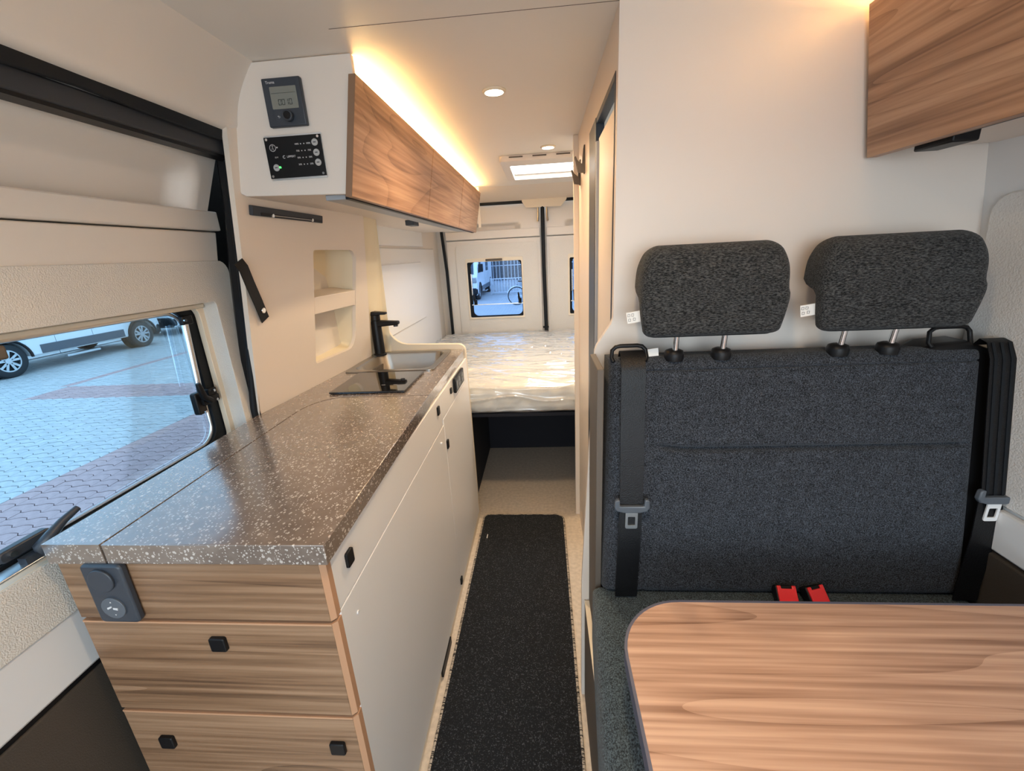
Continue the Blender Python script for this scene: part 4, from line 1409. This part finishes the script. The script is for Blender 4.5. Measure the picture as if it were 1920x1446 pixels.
def seat_belt(cx_top, cx_mid, cx_bot, lab, tongue_z, y_extra, ridges, tmat):
    t = thing('seat_belt', (cx_mid, bplane(0.9), 0.62), lab, 'seat belt', 'seat belts of the bench')
    pts_ = [(cx_top, 0.962, 1.186), (cx_top, 0.950, 1.202), (cx_top, 0.930 - y_extra, 1.197), (cx_top, bplane(1.165, 0.020 + y_extra), 1.165)]
    for i in range(1, 9):
        z = 1.165 - (1.165 - tongue_z) * i / 8
        x = cx_top + (cx_mid - cx_top) * i / 8
        pts_.append((x, bplane(z, 0.020 + y_extra), z))
    b_ = MB().ribbon(pts_, (1, 0, 0), 0.053, (0, 1, 0.13), 0.0022)
    lower = [(cx_mid, bplane(tongue_z, 0.017 + y_extra), tongue_z), (cx_mid - 0.004, bplane(tongue_z - 0.1, 0.016 + y_extra), tongue_z - 0.1), (cx_bot, bplane(0.64, 0.014 + y_extra), 0.645), (cx_bot, bplane(0.62, 0.010), 0.612)]
    b_.ribbon(lower, (1, 0, 0), 0.052, (0, 1, 0.13), 0.0022)
    web = b_.build('webbing', 'belt', t, smooth=60)
    for dx in ridges:
        MB().ribbon([(p[0] + dx, p[1] - 0.0016, p[2]) for p in pts_[2:]], (1, 0, 0), 0.006, (0, 1, 0.13), 0.0016).build('rib', 'rubber', web)
    # tongue
    z, y = tongue_z, bplane(tongue_z, 0.024 + y_extra)
    x = cx_mid
    tg = MB()
    out_ = [(x - 0.040, z - 0.006), (x - 0.039, z + 0.012), (x - 0.036, z + 0.016), (x - 0.028, z + 0.016), (x - 0.0275, z - 0.001), (x + 0.0275, z - 0.001), (x + 0.028, z + 0.016),
            (x + 0.036, z + 0.016), (x + 0.039, z + 0.012), (x + 0.040, z - 0.006), (x + 0.034, z - 0.014), (x + 0.018, z - 0.018), (x - 0.018, z - 0.018), (x - 0.034, z - 0.014)]
    tg.py(out_, y - 0.008, y + 0.004)
    to = tg.build('tongue', 'slate2', t, bev=0.0025)
    MB().py(rrect(x - 0.014, x + 0.014, z - 0.062, z - 0.016, 0.004), y - 0.004, y - 0.001, [rrect(x - 0.0085, x + 0.0085, z - 0.053, z - 0.030, 0.002)]).build('tongue_plate', tmat, to, bev=0.0006)
    return t


seat_belt(0.193, 0.190, 0.180, 'black seat belt hanging at the aisle side of the bench', 0.856, 0.0, (), 'alu')
seat_belt(0.944, 0.966, 0.945, 'black ribbed seat belt hanging at the wall side of the bench', 0.870, -0.004, (-0.016, 0.0, 0.016), 'trim_white')

# red belt buckles
for (bx, rot, lab) in ((0.545, -0.03, 'red-topped belt buckle on the bench, the left of the pair'), (0.612, 0.28, 'red-topped belt buckle on the bench, tilted right one of the pair')):
    t = thing('belt_buckle', (bx, 0.850, 0.61), lab, 'belt buckle', 'belt buckles between bench cushions')
    rz_ = Matrix.Translation((bx, 0.835, 0.625)) @ Matrix.Rotation(rot, 4, 'Z') @ Matrix.Rotation(-0.75, 4, 'X')
    b_ = MB().box(-0.023, 0.023, -0.008, 0.016, -0.050, 0.028)
    b_.v = [rz_ @ p for p in b_.v]
    b_.build('housing', 'black', t, bev=0.003)
    b_ = MB().py([(-0.0205, -0.014), (0.0205, -0.014), (0.0205, 0.0265), (0.012, 0.0265), (0.012, 0.020), (-0.012, 0.020), (-0.012, 0.0265), (-0.0205, 0.0265)], -0.0125, -0.007)
    b_.v = [rz_ @ p for p in b_.v]
    b_.build('release_button', 'red', t, bev=0.0015)

# table
tb = thing('dinette_table', (0.52, 0.2, 0.0), 'walnut dinette table top with grey edge in front of the bench', 'table')
out_t = rrect(0.122, 0.965, -0.33, 0.662, (0.05, 0.02, 0.02, 0.118), 12)
MB().pz(out_t, 0.752, 0.780).build('table_top', 'wood_t', tb)
eb = MB()
ins = rrect(0.1235, 0.9635, -0.3285, 0.6605, (0.05, 0.02, 0.02, 0.1165), 12)
oo = rrect(0.1185, 0.9685, -0.3335, 0.6655, (0.052, 0.02, 0.02, 0.1215), 12)
eb.pz(oo, 0.7515, 0.7803, [ins])
eb.build('edge_band', 'edge_blue', tb, bev=0.001)
MB().tube([(0.60, 0.15, 0.001), (0.60, 0.15, 0.012), (0.60, 0.15, 0.014), (0.60, 0.15, 0.7515)], [0.09, 0.09, 0.03, 0.03], 24).build('table_leg', 'alu', tb, smooth=40)
MB().box(0.9690, 0.975, -0.30, 0.64, 0.740, 0.760).build('wall_rail', 'alu', tb)

# ------------------------------------------------------------------ cupboard over the bench
rc = thing('bench_cupboard', (0.8, 0.4, 1.6), 'walnut-fronted cupboard high over the bench', 'cupboard')
yN, yF2 = -0.55, 1.046
MB().hexa([(0.688, yN, 1.578), (0.708, yN, 1.578), (0.708, yF2, 1.578), (0.688, yF2, 1.578),
           (0.642, yN, 1.848), (0.662, yN, 1.848), (0.662, yF2, 1.848), (0.642, yF2, 1.848)]).build('door', 'wood_y', rc, bev=0.001)
MB().py([(0.7105, 1.592), (0.945, 1.592), (0.945, 1.83), (0.667, 1.83)], yN, 1.045).build('carcass', 'white', rc)
MB().box(0.713, 0.722, yN, 0.955, 1.580, 1.593).build('shadow_gap', 'black', rc)
MB().box(0.715, 0.760, 0.880, 0.962, 1.570, 1.592).build('cupboard_latch', 'black', rc, bev=0.003)
MB().box(0.735, 0.942, yN, 0.80, 1.586, 1.593).build('bottom_lining', 'white', rc, bev=0.001)
l2 = thing('light_strip', (0.76, 0.3, 1.845), 'warm light strip above the cupboard over the bench', 'light strip')
MB().box(0.72, 0.78, yN, 1.02, 1.8315, 1.840).build('diffuser', 'led', l2)

# ================================================================== RUG
rg = thing('runner_rug', (-0.14, 1.2, 0.0), 'black pile runner rug with corded edge along the aisle', 'rug')
ro = rrect(-0.372, 0.082, 0.30, 2.075, (0.02, 0.02, 0.05, 0.03), 8)
ri = rrect(-0.364, 0.074, 0.308, 2.067, (0.02, 0.02, 0.045, 0.025), 8)
MB().pz(ri, 0.0005, 0.011).build('pile', 'rug', rg)
MB().tube([(x, y, 0.0062) for x, y in rrect(-0.368, 0.078, 0.304, 2.071, (0.02, 0.02, 0.048, 0.028), 8)], 0.0058, 8, closed=True).build('corded_edge', 'rug_edge', rg, smooth=60)
lt = MB().box(-0.331, -0.327, 1.86, 1.89, 0.0112, 0.0135).build('white_thread', 'tag', rg)

# ================================================================== OUTSIDE
GZ = -0.60
gr = MB().box(-60, 60, -30, 70, GZ - 0.3, GZ - 0.012).build('ground', 'joint')
struct(gr, 'paved yard around the van')

# interlocking pavers: wavy long sides, laid in rows running away to the side of the van
PL, PW = 0.20, 0.110


def paver_shape(g=0.009):
    wv = [(0.0, 0.0), (0.035, 0.002), (0.085, 0.030), (0.125, 0.034), (0.165, 0.030), (0.185, 0.012), (0.20, 0.0)]
    e = 0.0015
    p = wv + [(a, d + PW - g) for a, d in reversed(wv)]
    return [(min(max(a, e), PL - e), b_) for a, b_ in p]


shape = paver_shape()
AX = 0.0                   # direction of the rows
ux, uy = math.cos(AX), math.sin(AX)


def gpos(a, b_):
    return (-7.0 + a, 6.0 + b_)


def is_red(x, y):
    if -5.25 < x < -3.6:
        return True
    if 6.33 < y < 7.15 and -9.3 < x < -5.25:
        return True
    return 7.1 < y < 12.4 and -9.55 < x < -9.30


proto = {}
for nm in ('paver', 'paver_red'):
    mb = MB().pz(shape, -0.03, 0.0)
    o = mb.build('paver', nm, None)
    o.parent = gr
    proto[nm] = o
spots = []
na_, nb_ = 64, 110
for i in range(-na_, na_):
    for j in range(-nb_, nb_):
        a = i * PL
        b_ = j * PW
        x, y = gpos(a, b_)
        if x > -1.6 or y < 0.6 or x < -13.5 or y > 12.5:
            continue
        if not (0.35 < y / -x < 1.30):
            continue
        vis = 0.5 < y / -x < 1.22 and x < -3.4
        spots.append((0 if vis else 1, math.hypot(x, y), x, y))
spots.sort()
rest = {'paver': MB(), 'paver_red': MB()}
m0 = {k_: o for k_, o in proto.items()}
used = {'paver': False, 'paver_red': False}
for idx, (vv, dd, x, y) in enumerate(spots):
    kind = 'paver_red' if is_red(x, y) else 'paver'
    dz = random.uniform(-0.002, 0.002)
    if idx < 290:
        if not used[kind]:
            o = proto[kind]
            used[kind] = True
        else:
            o = proto[kind].copy()
            COL.objects.link(o)
        o.location = (x, y, GZ + dz)
        o.rotation_euler = (0, 0, AX)
    else:
        mb = rest[kind]
        P_ = [(x + p[0] * ux - p[1] * uy, y + p[0] * uy + p[1] * ux) for p in shape]
        n = len(P_)
        b0 = len(mb.v)
        mb.v += [Vector((p[0], p[1], GZ + dz)) for p in P_] + [Vector((p[0], p[1], GZ - 0.02)) for p in P_]
        mb.f.append(tuple(b0 + q for q in range(n)))
        for q in range(n):
            q2 = (q + 1) % n
            mb.f.append((b0 + q, b0 + q + n, b0 + q2 + n, b0 + q2))
for kind, o in proto.items():
    if not used[kind]:
        bpy.data.objects.remove(o)
for kind, mb in rest.items():
    if mb.f:
        o = mb.build('paving_stones' if kind == 'paver' else 'red_paving_stones', kind, gr, recalc=False)
        o['kind'] = 'stuff'
# yard further off: too far away to tell the stones apart
m, nt, bb = new_mat('distant_paving')
v_ = coords(nt, (1, 1, 1), (0, 0, -AX))
br = N(nt, 'ShaderNodeTexBrick', i_Scale=1.0)
br.inputs['Color1'].default_value = (0.46, 0.47, 0.47, 1)
br.inputs['Color2'].default_value = (0.40, 0.41, 0.41, 1)
br.inputs['Mortar'].default_value = (0.2, 0.21, 0.22, 1)
br.inputs['Mortar Size'].default_value = 0.006
br.inputs['Brick Width'].default_value = 0.225
br.inputs['Row Height'].default_value = 0.1125
nt.links.new(v_, br.inputs['Vector'])
nt.links.new(br.outputs['Color'], bb.inputs['Base Color'])
bb.inputs['Roughness'].default_value = 0.8
far = MB()
far.pz([(-55, 12.6), (8, 12.6), (8, 45), (-55, 45)], GZ - 0.015, GZ - 0.002)
far.pz([(-55, -10), (-13.6, -10), (-13.6, 12.6), (-55, 12.6)], GZ - 0.015, GZ - 0.002)
far.pz([(-3.2, 4.2), (8, 4.2), (8, 12.6), (-13.4, 12.6), (-9.4, 12.6)], GZ - 0.015, GZ - 0.002)
far.build('distant_paving', m, gr)


def wheel(parent, cx, cy, cz, r, axis_x, name='wheel'):
    """wheel whose axle runs along x, seen from side axis_x (+1 / -1)"""
    b_ = MB()
    n = 36
    sec = [(r * 0.66, -0.10), (r * 0.93, -0.105), (r, -0.08), (r, 0.08), (r * 0.93, 0.105), (r * 0.66, 0.10)]
    for (rr, dx) in sec:
        b_.v += [Vector((cx + dx, cy + rr * math.cos(2 * PI * i / n), cz + rr * math.sin(2 * PI * i / n))) for i in range(n)]
    for s_ in range(len(sec)):
        s2 = (s_ + 1) % len(sec)
        b_.f += [(s_ * n + i, s_ * n + (i + 1) % n, s2 * n + (i + 1) % n, s2 * n + i) for i in range(n)]
    w_ = b_.build(name, 'tyre', parent, smooth=50)
    xo = cx + axis_x * 0.085
    rim = MB()
    rim.px(circ(cy, cz, r * 0.67, 36), xo - 0.06, xo + 0.005, [circ(cy, cz, r * 0.58, 36)])
    for k_ in range(5):
        a0 = 2 * PI * k_ / 5 + 0.3
        for da in (-0.13, 0.13):
            c_, s_ = math.cos(a0 + da), math.sin(a0 + da)
            c2, s2 = math.cos(a0 + da * 2.0), math.sin(a0 + da * 2.0)
            t_ = 0.024
            q = [(r * 0.12 * c_ - t_ * s_, r * 0.12 * s_ + t_ * c_), (r * 0.12 * c_ + t_ * s_, r * 0.12 * s_ - t_ * c_),
                 (r * 0.60 * c2 + t_ * s2, r * 0.60 * s2 - t_ * c2), (r * 0.60 * c2 - t_ * s2, r * 0.60 * s2 + t_ * c2)]
            rim.px([(cy + p[0], cz + p[1]) for p in q], xo - 0.02, xo)
    rim.px(circ(cy, cz, r * 0.17, 20), xo - 0.02, xo + 0.008)
    rim.build('rim', 'alu', w_)
    MB().px(circ(cy, cz, r * 0.57, 24), xo - 0.055, xo - 0.05).build('brake_disc', 'tyre', w_)
    return w_


def panel_van(x_near, y_rear, y_front, wr, wf, dirn, label, ztop=2.05, width=2.0, wr_=0.36):
    """white van parked beside; near side plane x = x_near, body extends to -x; dirn=+1 nose toward +y, -1 toward -y"""
    root = thing('parked_van', (x_near - width / 2, (y_rear + y_front) / 2, GZ), label, 'van')

    def Y(t):                          # t metres from the rear end
        return y_rear + dirn * t
    L = abs(y_front - y_rear)
    zb = GZ + 0.26
    zw = GZ + wr_
    arch = wr_ + 0.07
    prof4 = [(0, zb + 0.02)]

    def arch_pts(c):
        out = []
        for i in range(11):
            a = PI - PI * i / 10
            out.append((c + arch * math.cos(a), max(zb, zw + arch * math.sin(a))))
        return out
    prof4 += arch_pts(abs(wr - y_rear)) + arch_pts(abs(wf - y_rear))
    zt = GZ + 2.55 if ztop is None else ztop
    prof4 += [(L, zb), (L + 0.02, zb + 0.35), (L - 0.05, zb + 0.75), (L - 0.28, zb + 0.92), (L - 1.05, zt - 0.35), (L - 1.5, zt - 0.05), (L - 1.9, zt), (0.15, zt), (0.0, zt - 0.1)]
    b_ = MB().px([(Y(a), c) for a, c in prof4], x_near - width, x_near)
    body = b_.build('body', 'van', root, bev=0.04, seg=3)
    # black bumper, arch lips and side mouldings
    MB().box(x_near - width + 0.02, x_near + 0.012, *sorted((Y(L - 0.18), Y(L + 0.06))), zb, zb + 0.36).build('bumper', 'rubber', root, bev=0.11, seg=4)
    for c in (abs(wr - y_rear), abs(wf - y_rear)):
        ap = [(Y(c + arch * math.cos(PI * i / 14)), max(zb, zw + arch * math.sin(PI * i / 14))) for i in range(15)]
        MB().tube([(x_near, a, d) for a, d in ap], 0.028, 8).build('arch_trim', 'rubber', root, smooth=60)
        MB().px(circ(Y(c), zw, arch - 0.01, 24), x_near - 0.30, x_near - 0.26).build('wheel_well', 'rubber', root)
        wheel(root, x_near - 0.13, Y(c), zw, wr_, 1)
        wheel(root, x_near - width + 0.13, Y(c), zw, wr_, -1)
    m1, m2 = abs(wr - y_rear) + arch + 0.2, abs(wf - y_rear) - arch - 0.12
    MB().box(x_near - 0.01, x_near + 0.022, *sorted((Y(m1), Y(m2))), zb + 0.13, zb + 0.33).build('side_moulding', 'slate2', root, bev=0.01)
    MB().box(x_near - 0.12, x_near - 0.02, *sorted((Y(m1 + 0.5), Y(m1 + 1.3))), zb - 0.07, zb - 0.02).build('step', 'alu', root, bev=0.005)
    for (c) in (m1 + 0.35, (m1 + m2) / 2 + 0.2):
        MB().box(x_near - 0.002, x_near + 0.002, *sorted((Y(c), Y(c + 0.008))), zb + 0.05, zb + 1.5).build('door_joint', 'slate2', root)
    # windows, lamps
    MB().px([(Y(L - 0.45), zb + 0.98), (Y(L - 1.5), zb + 0.98), (Y(L - 1.5), zt - 0.45), (Y(L - 1.10), zt - 0.45)], x_near - 0.01, x_near + 0.004).build('side_window', 'vglass', root)
    MB().px([(Y(m1 + 0.2), zb + 0.98), (Y(m1 + 1.2), zb + 0.98), (Y(m1 + 1.2), zb + 1.5), (Y(m1 + 0.2), zb + 1.5)], x_near - 0.01, x_near + 0.004).build('side_window', 'vglass', root)
    q = [(L - 0.285, zb + 0.95), (L - 1.03, zt - 0.38)]
    ws = MB()
    o_ = 0.012
    ws.hexa([(x_near - width + 0.18, Y(q[0][0] + o_), q[0][1]), (x_near - 0.18, Y(q[0][0] + o_), q[0][1]), (x_near - 0.18, Y(q[0][0] - 0.02), q[0][1]), (x_near - width + 0.18, Y(q[0][0] - 0.02), q[0][1]),
             (x_near - width + 0.26, Y(q[1][0] + o_), q[1][1]), (x_near - 0.26, Y(q[1][0] + o_), q[1][1]), (x_near - 0.26, Y(q[1][0] - 0.02), q[1][1]), (x_near - width + 0.26, Y(q[1][0] - 0.02), q[1][1])])
    ws.build('windscreen', 'vglass', root)
    for sx in (x_near - 0.36, x_near - width + 0.02):
        MB().box(sx, sx + 0.34, *sorted((Y(L - 0.18), Y(L + 0.012))), zb + 0.56, zb + 0.80).build('headlamp', 'steel', root, bev=0.03)
    MB().box(x_near - width * 0.7, x_near - width * 0.3, *sorted((Y(L - 0.1), Y(L + 0.03))), zb + 0.40, zb + 0.62).build('grille', 'rubber', root, bev=0.02)
    MB().box(x_near + 0.02, x_near + 0.24, *sorted((Y(L - 0.62), Y(L - 0.50))), zb + 1.02, zb + 1.38).build('mirror', 'rubber', root, bev=0.03)
    return root


# the van across the yard, seen through the side window
panel_van(-11.45, 7.15, 11.88, 8.10, 11.30, 1, 'white parked van with silver wheels seen through the side window')
panel_van(-12.0, 18.6, 13.0, 17.6, 13.95, -1, 'white van with a dark front at the upper corner of the side window')

# the van facing the rear window
panel_van(-2.98, 25.6, 19.6, 24.7, 20.55, -1, 'white van facing the rear window, its mirror and headlamp showing', ztop=1.75, width=1.95)

# bicycle behind the van
bi = thing('bicycle', (-0.7, 17.6, GZ), 'white bicycle leaning in the yard seen through the rear window', 'bicycle')
wy, wr2 = 17.6, 0.35
for cx in (-1.08, -0.05):
    b_ = MB().tube([(cx + wr2 * math.cos(2 * PI * i / 36), wy, GZ + wr2 + 0.01 + wr2 * math.sin(2 * PI * i / 36)) for i in range(36)], 0.02, 8, closed=True)
    w_ = b_.build('wheel', 'tyre', bi, smooth=60)
    sp2 = MB()
    for i in range(14):
        a = 2 * PI * i / 14
        sp2.tube([(cx, wy, GZ + wr2 + 0.01), (cx + wr2 * math.cos(a), wy, GZ + wr2 + 0.01 + wr2 * math.sin(a))], 0.004, 4)
    sp2.build('spokes', 'alu', w_)
fz = GZ + wr2
MB().tube([(-1.08, wy, fz), (-0.72, wy, fz + 0.02), (-0.82, wy, fz + 0.42), (-1.08, wy, fz)], 0.018, 8).tube([(-0.72, wy, fz), (-0.28, wy, fz + 0.45), (-0.84, wy, fz + 0.45)], 0.02, 8).tube([(-0.05, wy, fz), (-0.30, wy, fz + 0.62)], 0.018, 8).build('frame', 'van', bi, smooth=60)
MB().tube([(-0.83, wy, fz + 0.42), (-0.86, wy, fz + 0.56)], 0.014, 8).build('seat_post', 'alu', bi)
MB().hexa([(-1.00, wy - 0.08, fz + 0.56), (-0.74, wy - 0.03, fz + 0.56), (-0.74, wy + 0.03, fz + 0.56), (-1.00, wy + 0.08, fz + 0.56),
           (-1.00, wy - 0.08, fz + 0.62), (-0.74, wy - 0.02, fz + 0.60), (-0.74, wy + 0.02, fz + 0.60), (-1.00, wy + 0.08, fz + 0.62)]).build('saddle', 'rubber', bi, bev=0.015)
MB().tube([(-0.42, wy - 0.28, fz + 0.68), (-0.30, wy - 0.2, fz + 0.72), (-0.30, wy + 0.2, fz + 0.72), (-0.42, wy + 0.28, fz + 0.68)], 0.015, 8).build('handlebar', 'rubber', bi, smooth=60)
MB().tube([(-1.08 + 0.40 * math.cos(a), wy, fz + 0.40 * math.sin(a)) for a in [0.3 + i * 0.25 for i in range(11)]], 0.022, 6).build('mudguard', 'van', bi, smooth=60)
MB().cyl((-0.72, wy - 0.05, fz), (-0.72, wy + 0.05, fz), 0.09, 16).build('chainring', 'rubber', bi)

# low barrier fence and the glazed building behind
fe = thing('bar_fence', (0.0, 22.6, GZ), 'pale metal bar fence across the yard behind the bicycle', 'fence')
for zz in (GZ + 0.10, GZ + 0.78):
    MB().box(-2.7, 4.5, 22.57, 22.63, zz, zz + 0.045).build('rail', 'alu', fe)
bar0 = None
for i in range(48):
    x = -2.6 + i * 0.15
    if bar0 is None:
        bar0 = MB().box(x - 0.016, x + 0.016, 22.586, 22.614, GZ + 0.12, GZ + 0.80).build('bar', 'alu', fe)
        x00 = x
    else:
        c = bar0.copy()
        COL.objects.link(c)
        c.location = (x - x00, 0, 0)
for x in (-2.7, -0.9, 0.9, 2.7, 4.5):
    MB().box(x - 0.04, x + 0.04, 22.56, 22.64, GZ + 0.0, GZ + 0.86).build('post', 'alu', fe)
bl = thing('office_building', (0.0, 30.0, GZ), 'pale building with dark glazed rows beyond the bar fence', 'building')
MB().box(-14, 14, 30.0, 38, GZ, 8).build('facade', 'wall_ext', bl)
for r_ in range(3):
    for i in range(12):
        x = -7.6 + i * 1.25
        z = -0.30 + r_ * 2.3
        wq = MB().box(x, x + 1.15, 29.95, 29.995, z, z + 1.75).build('window', 'vglass', bl)
        for q in range(1, 5):
            MB().box(x + q * 0.23 - 0.02, x + q * 0.23 + 0.02, 29.93, 29.955, z, z + 1.75).build('mullion', 'alu', wq)
        MB().box(x, x + 1.15, 29.93, 29.955, z + 0.95, z + 1.0).build('transom', 'alu', wq)
